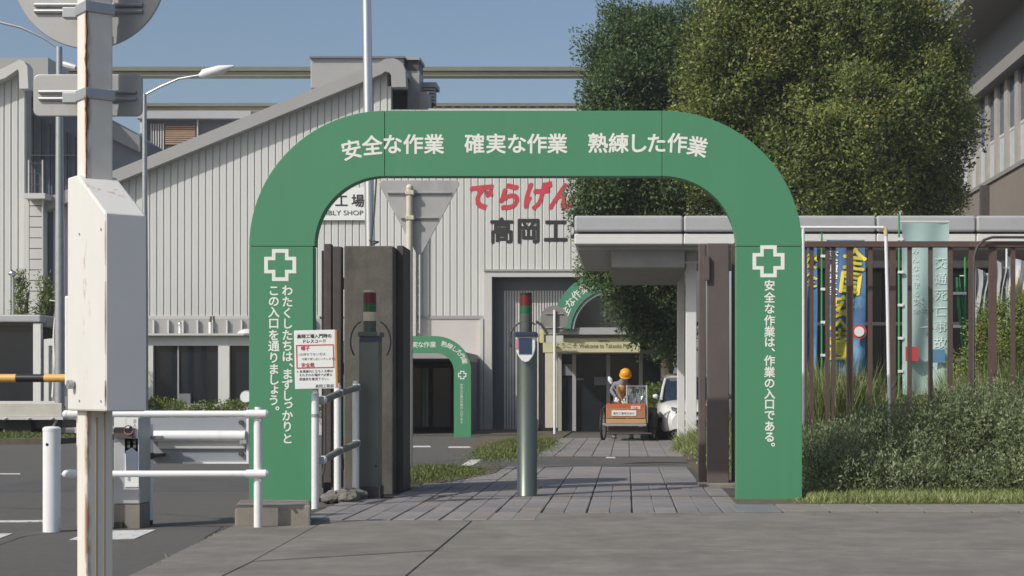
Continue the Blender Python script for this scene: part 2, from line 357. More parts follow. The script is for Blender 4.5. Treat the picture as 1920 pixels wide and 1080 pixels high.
def tile(x, y, wx, wy, k, parent=pave):
    key = (round(wx, 3), round(wy, 3), k)
    if key not in tile_me:
        a, b = wx/2, wy/2; c = .006
        vs = [(-a, -b, 0), (a, -b, 0), (a, b, 0), (-a, b, 0), (-a, -b, .018), (a, -b, .018), (a, b, .018), (-a, b, .018),
              (-a+c, -b+c, .022), (a-c, -b+c, .022), (a-c, b-c, .022), (-a+c, b-c, .022)]
        f = [(8, 9, 10, 11)]+[(i, (i+1) % 4, (i+1) % 4+4, i+4) for i in range(4)]+[(i+4, (i+1) % 4+4, (i+1) % 4+8, i+8) for i in range(4)]
        me = bpy.data.meshes.new('paving_slab'); me.from_pydata(vs, [], f); me.materials.append(M_tile[k]); tile_me[key] = me
    o = bpy.data.objects.new('paving_slab', tile_me[key]); link(o, parent); o.location = (x, y, .001+random.uniform(0, .004))
    o.rotation_euler = (random.uniform(-.003, .003), random.uniform(-.004, .004), 0)
def pick(): return random.choices([0, 1, 2, 3], [5, 3, 2, 2])[0]
c0, pw = .05, .2035
for r_ in range(7):
    y = 14.33+.29+.58*r_
    for k in range(-14, 6):
        x = c0+pw*(k+.5)
        if x < -2.78+.03*r_ or x > 1.02: continue
        if x < -2.3 and r_ > 2: continue
        main = (k % 2 == 0)
        wx = pw-(.004 if r_ % 3 else .009); off = .003 if main else -.003
        tile(x+off, y, wx-.003, .577 if r_ % 2 else .572, pick())
for k in range(-14, -4):
    tile(c0+pw*(k+.5)+(.003 if k % 2 == 0 else -.003), 13.9, pw-.012, .82, random.choice([2, 2, 3, 0]))
for r_ in range(5):
    y = 18.4+.45+.93*r_
    for k in range(-6, 3):
        x = c0+.407*(k+.5)
        if x > .95 or x < -2.35: continue
        tile(x, y, .397, .915, pick())
for r_ in range(11):
    y = 27.05+.47+.94*r_
    for k in range(-8, 4):
        x = c0+.317*(k+.5)
        if x > 1.2 or x < -2.2+.03*r_: continue
        tile(x, y, .305, .92, pick())
def crack(pts, w_, parent, m_, z_):
    mb = MB(); P_c = []
    for i in range(len(pts)-1):
        a, b = Vector(pts[i]), Vector(pts[i+1]); n = max(2, int((b-a).length/.12))
        for k in range(n): q = a.lerp(b, k/n); P_c.append((q.x+random.uniform(-.02, .02), q.y+random.uniform(-.05, .05)))
    for i in range(len(P_c)-1):
        (x0, y0), (x1, y1) = P_c[i], P_c[i+1]; q = w_*random.uniform(.4, 1.2)
        d = Vector((y0-y1, x1-x0)); d = d.normalized()*q if d.length else Vector((q, 0))
        mb.add([(x0-d.x, y0-d.y, z_), (x0+d.x, y0+d.y, z_), (x1+d.x, y1+d.y, z_), (x1-d.x, y1-d.y, z_)], [(0, 1, 2, 3)])
    return mb.build('crack', m_, parent)
M_crack = mat('crack_dark', (.035, .033, .03), .95)
crack([(-3.3, 13.0), (-3.0, 11.0), (-2.85, 9.2)], .010, road, M_crack, .0025)
crack([(-6.5, 15.5), (-4.6, 14.6), (-3.6, 14.1)], .008, road, M_crack, .0025)
crack([(-5.2, 9.0), (-4.4, 10.5), (-4.6, 12.2), (-3.9, 13.5)], .006, road, M_crack, .0025)
for x0, y0, x1, y1 in ((-7.5, 17.5, -4.2, 20.5), (-3.6, 24.2, -.5, 26.0)):
    MB().slab([(x0, y0), (x1, y0+.2), (x1-.1, y1), (x0+.15, y1-.1)], -.01, .0022).build('asphalt_patch', mat('asphalt_patch', (.085, .082, .078), .85, var=.2, scale=2, bump=.3, bscale=200), road)
# kerb stones on the right
kerb = struct('kerb')
for i in range(24):
    x0 = .98+.425*i
    m_ = M_kerb if i else M_box_shaded
    MB().slab([(x0+.004, 14.36), (x0+.419, 14.36), (x0+.419, 15.2), (x0+.004, 15.2)], 0, .034+random.uniform(0, .003)).build('kerb_stone', mat('slate_kerb', (.17, .18, .185), .8) if i == 0 else M_kerb, kerb, bevel=.008)
verge = MB().slab([(1.05, 15.2), (18, 15.2), (18, 27.5), (.95, 27.5), (.95, 18.3), (1.35, 18.3), (1.35, 16.1), (1.05, 16.1)], 0, .035).build('verge', M_soil); verge['kind'] = 'structure'
isl = MB().slab([(-3.05, 18.7), (-2.2, 18.9), (-1.75, 21), (-1.75, 23.4), (-3.4, 23.0)], 0, .03).build('planting_strip', M_soil); isl['kind'] = 'structure'
isl2 = MB().slab([(-2.35, 27.2), (-1.9, 27.2), (-1.55, 33), (-1.5, 44), (-3.6, 44), (-3.3, 33)], .0, .028).build('planting_strip', M_soil); isl2['kind'] = 'structure'
isl3 = MB().slab([(-16, 33.5), (-12.0, 33.5), (-12.0, 37.5), (-16, 37.5)], 0, .12).build('planting_strip', M_soil); isl3['kind'] = 'structure'
isl4 = MB().slab([(.98, 27.5), (1.5, 27.5), (1.5, 37.3), (1.32, 37.3)], 0, .03).build('planting_strip', M_soil); isl4['kind'] = 'structure'
# road markings
marks = struct('road_markings')
def mark(poly):
    MB().slab([(PX(x, DG(y)), DG(y)) for x, y in poly], .001, .005).build('painted_line', M_mark, marks)
mark([(130, 1013), (252, 1011), (292, 994), (170, 997)]); mark([(-90, 1012), (0, 1010), (24, 1001), (-60, 1003)])
mark([(-120, 981), (88, 979), (88, 976), (-120, 978)])
mark([(0, 889.6), (38, 889.6), (38, 888), (0, 888)]); mark([(112, 890), (145, 890), (145, 888.4), (112, 888.4)])
mark([(850, 880), (872, 880), (906, 862), (884, 862)])
mark([(772, 838.6), (808, 838.6), (806, 836.2), (772, 836.2)]); mark([(840, 839.8), (884, 839.8), (882, 837.4), (842, 837.4)]); mark([(913, 840), (952, 840), (948, 838), (915, 838)])
for x0 in (1136,): mark([(x0, 859.2), (x0+18, 859.2), (x0+17, 857.2), (x0+1, 857.2)])
mark([(715, 872), (760, 872), (760, 870), (715, 870)])

# ---------------------------------------------------------------- air
hz_ = MB().box(-92, 92, -8, 402, -1.3, 16).build('haze', mat('haze_air', (1, 1, 1)), None); hz_['kind'] = 'stuff'
ht = MATS['haze_air'].node_tree; ht.nodes.clear(); ho = ht.nodes.new('ShaderNodeOutputMaterial'); hv = ht.nodes.new('ShaderNodeVolumePrincipled')
hv.inputs['Color'].default_value = (.86, .90, .95, 1); hv.inputs['Density'].default_value = HAZE; ht.links.new(hv.outputs[0], ho.inputs['Volume'])
# ---------------------------------------------------------------- factory
DW = 47.0
fac = thing('factory_building', (PX(430, DW), DW, 0), 'large pale corrugated assembly shop with a sloping roof edge behind the green arches', 'factory')
def gable_y(x):                                # underside of roof edge, in photo rows
    return 134+(722-x)*.408 if x < 722 else 134
P_ = 13.1
def clad(x0, x1, ytop, ybot, D, parent, pitch=P_):
    n = int(round((x1-x0)/pitch)); q = (x1-x0)/n
    for i in range(n):
        a, b = x0+i*q, x0+(i+1)*q; X0, X1 = PX(a, D)+.006, PX(b, D)-.006
        za, zb = PZ(ytop(a), D), PZ(ytop(b), D); z0 = PZ(ybot(a) if callable(ybot) else ybot, D)
        pr = [(0, 0), (.022, -.026), (.15*(X1-X0)/.2, -.024), (X1-X0-.022, -.026), (X1-X0, 0)]
        vs = []
        for dx, dy in pr:
            t = dx/(X1-X0); vs += [(X0+dx, D+dy, z0), (X0+dx, D+dy, za+(zb-za)*t)]
        f = [(2*j, 2*j+2, 2*j+3, 2*j+1) for j in range(4)]+[(8, 6, 4, 2, 0)]
        MB().add(vs, f).build('wall_panel', M_panel, parent)
clad(98, 727, gable_y, 594, DW, fac)
MB().prism([(PX(85, DW), PZ(815, DW)), (PX(85, DW), PZ(392, DW)), (PX(727, DW), PZ(132, DW)), (PX(727, DW), PZ(815, DW))], DW+.002, DW+.3).build('wall', M_groove, fac)
# rear wall block, right of the gable
def topB(x): return 207
clad(727, 910, topB, 594, DW, fac); clad(910, 1125, topB, 512, DW, fac)
MB().prism([(PX(727.5, DW), PZ(600, DW)), (PX(727.5, DW), PZ(205, DW)), (PX(1125, DW), PZ(205, DW)), (PX(1125, DW), PZ(510, DW)), (PX(910, DW), PZ(510, DW)), (PX(910, DW), PZ(600, DW))], DW+.002, DW+.3).build('wall', M_groove, fac)
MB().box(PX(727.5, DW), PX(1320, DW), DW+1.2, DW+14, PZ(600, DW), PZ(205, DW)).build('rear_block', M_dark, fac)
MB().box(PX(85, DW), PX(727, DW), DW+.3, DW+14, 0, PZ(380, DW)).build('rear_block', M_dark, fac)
MB().prism([(PX(727, DW), PZ(598, DW)), (PX(910, DW), PZ(598, DW)), (PX(910, DW), PZ(592, DW)), (PX(727, DW), PZ(592, DW))], DW-.05, DW).build('base_flashing', M_flash, fac)
MB().prism([(PX(85, DW), PZ(598, DW)), (PX(600, DW), PZ(598, DW)), (PX(600, DW), PZ(592, DW)), (PX(85, DW), PZ(592, DW))], DW-.05, DW).build('base_flashing', M_flash2, fac)
# roof edge: sloped fascia with rounded end
up = [(x, gable_y(x)-22) for x in range(84, 716, 30)]+[(722, 110), (738, 109), (748, 113), (756, 121), (760, 132), (761, 163)]
lo = [(x, gable_y(x)+2) for x in range(84, 716, 30)]+[(722, 134), (724, 134), (728, 135), (731, 137), (733, 140), (734, 163)]
MB().band([(PX(x, DW-.4), PZ(y, DW-.4)) for x, y in up], [(PX(x, DW-.4), PZ(y, DW-.4)) for x, y in lo], DW-.4, DW+.05).build('roof_fascia', M_flash, fac)
MB().band([(PX(x, DW), PZ(y, DW)) for x, y in up[:-1]], [(PX(x, DW), PZ(y+6, DW)) for x, y in up[:-1]], DW+.05, DW+13).build('roof', M_flash, fac)
MB().pbox(727, 733, 162, 210, DW, .3).build('corner_trim', M_panel, fac)
MB().pbox(84, 99, 366, 600, DW-.06, .2).build('corner_trim', M_dgrey, fac)
MB().pbox(582, 757, 108, 166, DW+1, 3).build('roof_monitor', M_flash, fac, bevel=.03)
MB().pbox(580, 759, 105, 108.5, DW+.9, 3.2).build('monitor_cap', M_dgrey, fac)
MB().pbox(733, 786, 166, 215, DW+2, 2).build('recess_wall', M_dark, fac)  # dark wall colour stands in for the shadow inside this roof recess
MB().pbox(764, 786, 133, 215, DW+1.2, 1).build('duct', M_flash, fac); MB().pbox(764, 785, 112, 133, DW+1.2, 1).build('duct_head', M_dsteel, fac)
MB().pbox(763, 787, 106, 112, DW+1.1, 1.2).build('duct_cap', M_flash, fac)
MB().pbox(786, 803, 173, 215, DW+1.1, .8).build('duct_base', M_flash, fac)
v_ = MB(); 
for i in range(5): v_.pbox(793, 815, 165+i*6, 168.6+i*6, DW+2, .3)
v_.build('vent_slats', M_flash2, fac); MB().pbox(794, 814, 163, 196, DW+2.05, .6).build('vent_body', M_dsteel, fac); MB().pbox(789, 818, 154, 163, DW+1.9, .9).build('vent_cap', M_flash, fac)
cap = MB().pbox(803, 1125, 203.5, 207.5, DW-.1, .5).build('parapet_cap', M_flash2, fac)
for i in range(18): MB().pbox(812+i*17.5, 818+i*17.5, 199.5, 202.5, DW-.05, .1).build('roof_bolt', M_dsteel, fac)
# lower wall
MB().pbox(600, 908, 598, 822, DW-.02, .2).build('lower_wall', M_lower, fac)
MB().pbox(775, 779.5, 340, 640, DW-.3, .3).build('downpipe', M_flash2, fac)
MB().pbox(900, 906, 598, 812, DW-.15, .12).build('downpipe', M_flash2, fac)
MB().pbox(907, 922, 508, 812, DW-.12, .3).build('door_frame', M_flash2, fac); MB().pbox(922, 1105, 508, 519, DW-.12, .3).build('door_frame', M_flash2, fac)
MB().pbox(907, 1105, 505, 508.4, DW-.16, .3).build('door_hood', M_flash, fac)
MB().pbox(921, 1106, 517, 830, DW+.5, .2).build('sliding_door', M_dgrey, fac)
sh = MB()
for i in range(25): sh.box(PX(945+i*5.1, DW+.42), PX(948.4+i*5.1, DW+.42), DW+.44, DW+.47, PZ(806, DW+.42), PZ(545, DW+.42))
sh.build('shutter_slats', M_shut, fac, kind='stuff')
MB().pbox(944, 1074, 544, 808, DW+.475, .02).build('shutter_back', M_dgrey, fac)
# ladder on the wall beside the triangular sign
def ladder(x0, x1, y0, y1, D, label, step=17, hoops=False):
    t = thing('wall_ladder', (PX((x0+x1)/2, D), D, PZ(y1, D)), label, 'ladder')
    for x in (x0, x1): MB().tube([(PX(x, D), D, PZ(y1, D)), (PX(x, D), D, PZ(y0, D))], .025, 6).build('rail', M_flash2, t)
    y = y0+6
    while y < y1:
        MB().tube([(PX(x0, D), D, PZ(y, D)), (PX(x1, D), D, PZ(y, D))], .014, 5).build('rung', M_dsteel if hoops else M_flash, t); y += step
    return t
ladder(775, 787, 395, 625, DW-.25, 'narrow steel wall ladder behind the triangular road sign on the corrugated wall')
ladder(54, 80, 300, 560, 46.2, 'cream caged ladder at the corner of the left factory gable', 20, True)
# ground-floor annex with windows
DA = 42.0
an = thing('office_annex', (PX(430, DA), DA, 0), 'low white framed annex with dark windows in front of the corrugated factory wall', 'annex')
MB().pbox(140, 604, 598, 628, DA+2.5, .1).build('rear_band', M_flash, an)
for i in range(12): MB().pbox(286+i*27.5, 289+i*27.5, 600, 627, DA+2.4, .1).build('fin', M_flash2, an)
MB().pbox(140, 604, 625, 629, DA-.2, 2.6).build('canopy_edge', M_flash2, an)
MB().pbox(140, 604, 630, 648, DA, .25).build('window_head', M_colw, an)
MB().pbox(140, 604, 757, 816, DA, .25).build('low_wall', M_lower, an)
MB().box(PX(141, DA), PX(603, DA), DA+.3, DA+4.6, PZ(812, DA), PZ(632, DA)).build('inner_room', M_dim, an)
for a, b in ((140, 287), (409, 430), (548, 604)): MB().pbox(a, b, 648, 757, DA, .25).build('window_post', M_colw, an)
for a, b in ((287, 333), (335, 409), (430, 470), (472, 548)): MB().pbox(a, b, 648, 757, DA+.12, .03).build('window_pane', M_glass, an)
MB().pbox(332.5, 335.5, 648, 757, DA+.08, .05).build('mullion', M_flash, an); MB().pbox(469, 472, 648, 757, DA+.08, .05).build('mullion', M_flash, an)
MB().pbox(335, 357, 738, 756, DA+.02, .08).build('notice_card', M_officeg, an)
t = thing('vent_stack', (PX(375, DA), DA+1, PZ(628, DA)), 'short white vent pipe with hooked top on the annex roof', 'vent pipe')
MB().cyl(PX(376, DA), DA+1, PZ(628, DA), PZ(601, DA), .05).build('pipe', M_white, t, smooth=True)
MB().tube([(PX(376, DA), DA+1, PZ(601, DA)), (PX(377, DA), DA+1, PZ(590, DA)), (PX(382, DA), DA+1, PZ(590, DA)), (PX(383, DA), DA+1, PZ(600, DA))], .03, 8).build('hood', M_dsteel, t, smooth=True)
t = MB().lathe(PX(436, DA), DA+1.6, [(.31, PZ(628, DA)), (.30, PZ(624, DA)), (.22, PZ(617, DA)), (.10, PZ(613, DA)), (.01, PZ(612, DA))]).build('roof_dome', M_colw, smooth=True); tag(t, 'shallow white dome on the annex roof beside the green arch', 'skylight')
t = thing('roof_lamp', (PX(319, DA), DA+1, PZ(628, DA)), 'small round lamp on a white stub post on the annex roof', 'lamp')
MB().cyl(PX(318, DA), DA+1, PZ(628, DA), PZ(603, DA), .045).build('post', M_white, t); MB().ball((PX(319, DA), DA+.93, PZ(605, DA)), .06).build('globe', M_chrome, t, smooth=True)

# tunnel-like staff entrance behind the small arch
te = thing('entrance_passage', (PX(800, 41), 41, 0), 'dark covered staff entrance behind the small green arch', 'entrance')
MB().box(PX(690, 41), PX(856, 41), 41, DW-.05, PZ(672, 41), PZ(656, 41)).build('roof', M_flash, te)
MB().box(PX(852, 41), PX(856, 41), 41, DW-.05, 0, PZ(672, 41)).build('side_wall', M_dark, te); MB().box(PX(690, 41), PX(694, 41), 41, DW-.05, 0, PZ(672, 41)).build('side_wall', M_dark, te)
MB().box(PX(694, 41), PX(852, 41), DW-.25, DW-.06, 0, PZ(672, 41)).build('end_wall', M_dim, te)
for i, (a, b) in enumerate(((772, 790), (798, 803), (812, 845))):
    MB().pbox(a, b, 690, 800, 44, .06).build('door_leaf', M_glass if i != 1 else M_reader, te)
MB().pbox(792, 797, 690, 800, 43.9, .04).build('handle_bar', M_sgreen, te)

# entrance vestibule with the half-round arch
DV = 44.0
ve = thing('entrance_vestibule', (PX(1130, DV), DV, 0), 'glazed plant entrance under a welcome board, doors behind the cart', 'entrance')
MB().pbox(1022, 1045, 662, 802, DV-1.2, .2).build('corner_post', M_beige, ve)
MB().pbox(1040, 1260, 664, 812, DV+.3, .1).build('glass_wall', M_glass, ve)
for x in (1046, 1073, 1137, 1198): MB().pbox(x, x+7, 662, 808, DV+.15, .12).build('door_frame', M_soff, ve)
MB().pbox(1040, 1260, 655, 664, DV+.1, .2).build('transom', M_soff, ve)
MB().pbox(1010, 1262, 614, 627, DV-1.3, 2.6).build('canopy', M_walk, ve); MB().pbox(1010, 1262, 640, 812, DV+1.2, .1).build('inner_wall', M_dim, ve)
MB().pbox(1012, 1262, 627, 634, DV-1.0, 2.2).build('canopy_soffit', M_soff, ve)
MB().pbox(1044, 1075, 683, 704, DV+.24, .02).build('notice_sheet', M_officeg, ve); MB().pbox(1114, 1136, 707, 722, DV+.24, .02).build('notice_sheet', M_officeg, ve)
MB().tube([(PX(1082, DV), DV+.1, PZ(711, DV)), (PX(1094, DV), DV+.1, PZ(711, DV))], .025, 8).build('door_handle', M_chrome, ve)
wb = thing('welcome_board', (PX(1100, DV-1.15), DV-1.15, PZ(661, DV-1.15)), 'long cream welcome board above the glazed plant doors', 'sign')
MB().pbox(1018, 1200, 634, 661, DV-1.15, .08).build('board', mat('board_cream', (.60, .58, .36), .5), wb, bevel=.01)
word('Welcome to Takaoka Plant', 1086, 1186, 648.5, 12, DV-1.155, mat('board_ink', (.13, .12, .09), .6), wb); letters(line('ようこそ', 1040, 648, 11)+line('株式会社', 1123, 639.5, 5), DV-1.155, mat('board_ink', (.13, .12, .09), .6), wb, off=.0)
sg = thing('side_sign', (PX(1032, DV-1.4), DV-1.4, PZ(645, DV-1.4)), 'small white arrow plate behind the round sign pole', 'sign')
MB().pbox(1018, 1056, 629, 642, DV-1.5, .05).build('plate', M_flash2, sg); MB().pbox(1012, 1020, 618, 643, DV-1.55, .06).build('yellow_plate', mat('pale_yellow', (.62, .60, .25), .5), sg, bevel=.01)

def arc_pts(cx, cy, r, a0, a1, n=14, ry=None): return [(cx+r*math.cos(R(a0+(a1-a0)*i/n)), cy-(ry or r)*math.sin(R(a0+(a1-a0)*i/n))) for i in range(n+1)]
D3 = DV-1.45
a3 = thing('half_round_arch', (PX(1150, D3), D3, PZ(614, D3)), 'half-round green safety arch on the vestibule canopy, partly behind tree leaves', 'arch')
cx3, cy3, ro, ri = 1150, 622, 117, 80
MB().band([(PX(x, D3), PZ(y, D3)) for x, y in arc_pts(cx3, cy3, ro, 176, 4, 30)], [(PX(x, D3), PZ(y, D3)) for x, y in arc_pts(cx3, cy3, ri, 176, 4, 30)], D3, D3+.9).build('arch_panel', mat('arch_teal_green', (.075, .26, .165), .5), a3)
MB().band([(PX(x, D3), PZ(y, D3)) for x, y in arc_pts(cx3, cy3, ri-.5, 176, 4, 30)], [(PX(x, D3), PZ(y, D3)) for x, y in arc_pts(cx3, cy3, ri-6, 176, 4, 30)], D3+.04, D3+.95).build('soffit_lining', M_walk, a3)
tx = []
for ch, a in zip('安全な作業　確実な作業', [170, 157, 146, 135, 123.5, 113, 103, 93, 83, 73, 63]):
    if ch == '　': continue
    tx.append((ch, cx3+98*math.cos(R(a)), cy3-98*math.sin(R(a)), 19, a-90))
letters(tx, D3, M_letter, a3, off=.015)
MB().pbox(1078, 1225, 560, 614, DV-.4, .1).build('infill_wall', M_soff, a3); MB().pbox(1134, 1137, 545, 613, DV-.45, .04).build('infill_rib', M_flash2, a3)

# left factory gable (second bay)
D2 = 46.7
f2 = thing('factory_gable', (PX(-40, D2), D2, 0), 'pale corrugated factory gable at the left edge with a rounded roof corner', 'factory')
def g2(x): return 128+(48-x)*.41
clad(-110, 48, g2, 590, D2, f2)
MB().prism([(PX(-110, D2), 0), (PX(-110, D2), PZ(196, D2)), (PX(49, D2), PZ(130, D2)), (PX(49, D2), 0)], D2+.002, D2+.4).build('wall', M_groove, f2)
u2 = [(x, g2(x)-18) for x in range(-110, 30, 20)]+[(36, 112), (45, 115), (51, 124), (53, 166)]
l2 = [(x, g2(x)+2) for x in range(-110, 30, 20)]+[(33, 130), (34, 131), (35, 133), (36, 166)]
MB().band([(PX(x, D2-.4), PZ(y, D2-.4)) for x, y in u2], [(PX(x, D2-.4), PZ(y, D2-.4)) for x, y in l2], D2-.4, D2+.05).build('roof_fascia', M_flash2, f2)
MB().pbox(-110, 90, 108, 160, D2+6, 2).build('roof_monitor', M_flash, f2)
MB().prism([(PX(x, 55), PZ(y, 55)) for x, y in ((44, 160), (145, 200), (205, 222), (268, 262), (268, 420), (44, 470))], 55, 58).build('valley_wall', mat('valley_shade_grey', (.11, .13, .17), .6), f2)  # shade of the building's unlit side is put into this dark blue-grey
MB().prism([(PX(x, 54.7), PZ(y, 54.7)) for x, y in ((205, 225), (262, 255), (262, 285), (205, 258))], 54.7, 54.9).build('valley_flashing', M_officeg, f2)
for i in range(6): MB().pbox(60+i*16, 61.3+i*16, 215+i*8, 420, 54.85, .1).build('valley_seam', M_dsteel, f2)
MB().pbox(48, 140, 290, 292, 54.8, .1).build('valley_seam', M_officeg, f2)
MB().pbox(44, 82, 364, 590, D2-.2, .3).build('ladder_backing', M_flash2, f2); MB().pbox(44, 84, 362, 372, 46.0, .6).build('landing', M_flash2, f2)

# buildings and pipe bridge beyond
rb = thing('rear_workshop', (PX(350, 58), 58, 0), 'grey workshop with a brown louvre seen over the factory roof edge', 'workshop')
MB().pbox(262, 470, 222, 420, 58, 6).build('wall', M_dark, rb); MB().pbox(255, 470, 208, 222, 57.6, 7).build('eave', M_walk, rb)
for i in range(9): MB().pbox(310, 366, 236+i*4, 238.6+i*4, 57.9, .08).build('louvre_slat', M_louv, rb)
for i in range(6): MB().pbox(282+i*4.6, 284+i*4.6, 232, 300, 57.9, .08).build('rib', M_flash2, rb)
MB().pbox(262, 268, 222, 250, 57.7, .2).build('downpipe', M_flash2, rb); MB().pbox(369, 371, 222, 262, 57.8, .1).build('downpipe', M_flash2, rb)
def bridge(y0, ym, y1, D, label):
    b = thing('pipe_bridge', (PX(600, D), D, 0), label, 'pipe bridge', 'overhead beams beyond the factory')
    MB().pbox(88, 1330, y0, ym, D-.25, .9).build('beam_top', M_beamd, b); MB().pbox(88, 1330, ym, y1, D, .45).build('beam_web', M_beam, b); MB().pbox(88, 1330, y1-.5, y1+1, D-.1, .6).build('beam_flange', M_beam, b)
    for x in (640, 1290): MB().box(PX(x, D)-.25, PX(x, D)+.25, D+.05, D+.4, 0, PZ(y1+1, D)).build('leg', M_beamd, b)
bridge(125, 132.5, 141, 63, 'upper cream and olive overhead beam crossing the sky beyond the factory')
bridge(193, 199, 207, 62, 'lower cream and olive overhead beam just above the factory roof')

# ---------------------------------------------------------------- right office building
XW = 11.0
ob = thing('office_building', (XW, 44, 0), 'grey and beige office building with strip windows and deep eaves at upper right', 'office building')
z = lambda k: H+k*XW
MB().box(XW, XW+10, 38, 76, 0, z(.574)).build('lower_wall', M_office, ob)
MB().box(XW-.06, XW+.2, 38, 76, z(.574), z(.574)+.12).build('window_sill', M_office2, ob)
MB().box(XW+.12, XW+10, 38, 76, z(.574)+.12, z(.815)).build('window_backing', M_dim, ob)
MB().box(XW-.35, XW+10, 38, 76, z(.815)+.1, z(.88)-.25).build('band', M_office2, ob)
MB().box(XW+.1, XW+10, 38, 76, z(.88)-.25, z(1.0)).build('upper_wall', M_officeg, ob)
MB().box(XW-1.5, XW+10, 37, 77, z(1.0), z(1.0)+.35).build('eave', M_office2, ob)
zi = z(.574)+.12; zt = z(.815)+.1; zm = zi+(zt-zi)*.42
for i in range(28):
    y = 38.6+i*1.25
    MB().box(XW-.03, XW+.06, y, y+.42, zi, zt).build('mullion', mat('office_mullion', (.36, .34, .31), .7), ob)
    MB().box(XW+.05, XW+.08, y+.42, y+1.25, zm, zt).build('window_pane', M_glass2, ob)
    MB().box(XW+.045, XW+.08, y+.42, y+1.25, zi, zm).build('lower_pane', M_blind if random.random() < .7 else M_glass2, ob)
    MB().box(XW+.03, XW+.05, y+.42, y+1.25, zm-.04, zm+.04).build('window_rail', M_flash2, ob)
for y in (48.5, 56): MB().box(XW-.25, XW-.01, y, y+.25, 0, z(.574)-.05).build('downpipe', M_dsteel, ob)

# ---------------------------------------------------------------- covered walkway and glazed hall
DK = 30.0
wk = thing('covered_walkway', (PX(1500, DK), DK, 0), 'long flat white walkway roof with two fascia steps behind the gate and fence', 'covered walkway')
for i, (a, b) in enumerate(((1077, 1280.5), (1282, 1473), (1474.5, 1642.5), (1644, 1830), (1831.5, 2060), (2061.5, 2300))):
    MB().pbox(a, b, 404, 434.5, DK, 6).build('roof_panel', M_walk, wk, bevel=.04)
    MB().pbox(a, b, 438, 458, DK+.05, 5.9).build('fascia_panel', M_colw, wk, bevel=.02)
MB().pbox(1079, 2298, 434.5, 438, DK+.15, 5.8).build('fascia_gap', M_dsteel, wk)
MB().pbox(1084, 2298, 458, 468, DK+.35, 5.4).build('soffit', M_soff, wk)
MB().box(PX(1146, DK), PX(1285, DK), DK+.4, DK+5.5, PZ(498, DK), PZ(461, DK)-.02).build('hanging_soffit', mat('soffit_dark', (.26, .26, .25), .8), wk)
MB().pbox(1143, 1288, 458.5, 464, DK+.3, 5.5).build('gutter', M_walk, wk)
def column(px_, w_, D, label):
    t = thing('walkway_column', (PX(px_, D), D, 0), label, 'column', 'white columns carrying the walkway roof')
    hw = w_*D/F/2; x = PX(px_, D)
    MB().box(x-hw, x+hw, D, D+.22, 0, PZ(470, D)).build('shaft', M_colw, t, bevel=.01)
    MB().box(x-hw*1.25, x+hw*1.25, D-.04, D+.26, PZ(493, D), PZ(490, D)).build('collar', M_white, t)
column(1296, 20, 31, 'front white walkway column beside the dark right gate leaf')
column(1277, 14, 34.5, 'rear white walkway column above the white car roof')
hl = thing('glazed_hall', (PX(1750, 33), 33, 0), 'dark glazed hall with a white beam, seen through the brown fence', 'building')
MB().pbox(1470, 2300, 468, 486, 33, .3).build('upper_beam', M_soff, hl); MB().pbox(1470, 2300, 486, 501, 32.9, .4).build('white_beam', M_white, hl)
MB().box(PX(1472, 33), PX(2300, 33), 33.6, 36, 0, PZ(486, 33)).build('inner_wall', M_dim, hl)
for i in range(9):
    a = 1476+i*92; MB().pbox(a, a+89, 501, 838, 33.2, .05).build('window_pane', M_glass, hl)
    MB().pbox(a+89, a+92, 501, 838, 33.1, .2).build('mullion', M_dsteel, hl)
MB().pbox(1470, 2300, 604, 610, 33.05, .2).build('transom', M_soff, hl)

# ---------------------------------------------------------------- trees
def tree(name, label, loc, trunk_r, ztrunk, lobes_px, leafm, dens, clr, per, L, Wd, seed, toneshift=None, group=None, inner=True):
    t = thing(name, loc, label, 'tree', group)
    lobes = []
    for (x, y, rx, ry, D) in lobes_px:
        s_ = D/F; D += random.Random(int(x*7+y*3)).uniform(-1.1, 1.0)*(1 if rx > 70 else .4); lobes.append((PX(x, D), D, PZ(y, D), rx*s_*.93, (rx+ry)/2*s_*.85, ry*s_*.93))
    mb = MB(); b = Vector(loc); rng = random.Random(seed)
    top = Vector((b.x+.15, b.y+.1, ztrunk))
    mb.tube([b, b+(top-b)*.3+Vector((.05, 0, 0)), b+(top-b)*.7, top], [trunk_r*1.35, trunk_r, trunk_r*.9, trunk_r*.75], 10)
    mb.build('trunk', M_bark, t, smooth=True)
    mb = MB()
    for l in lobes:
        c = Vector(l[:3]); mid = top.lerp(c, .5)+Vector((rng.uniform(-.2, .2), rng.uniform(-.2, .2), -.25))
        mb.tube([top-Vector((0, 0, .3)), mid, c], [trunk_r*.5, trunk_r*.3, trunk_r*.12], 6)
        for q in range(6):
            e = c+Vector((rng.uniform(-1, 1)*l[3], rng.uniform(-1, 1)*l[4], rng.uniform(-.7, 1)*l[5]))*.7
            mb.tube([mid.lerp(c, .6), (c+e)/2+Vector((0, 0, .08)), e], [trunk_r*.16, trunk_r*.1, .01], 4)
    mb.build('limbs', M_bark, t)
    P, Nn, T = lobes_pts(lobes, dens, clr, per, seed); FA = LASTF
    if inner:
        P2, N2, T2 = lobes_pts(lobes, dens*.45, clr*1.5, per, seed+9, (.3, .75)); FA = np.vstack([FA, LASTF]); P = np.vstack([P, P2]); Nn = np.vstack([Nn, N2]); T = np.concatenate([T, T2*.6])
    rs = np.random.default_rng(seed+3); sc = rs.uniform(.65, 1.2, len(P))
    # fresh tips at twig ends
    tips = rs.random(len(P)) < .05
    T = np.where(tips, rs.uniform(.8, 1, len(P)), T*.8)
    if toneshift: T = toneshift(P, T)
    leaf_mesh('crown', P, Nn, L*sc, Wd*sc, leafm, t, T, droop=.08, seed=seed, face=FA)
    return t
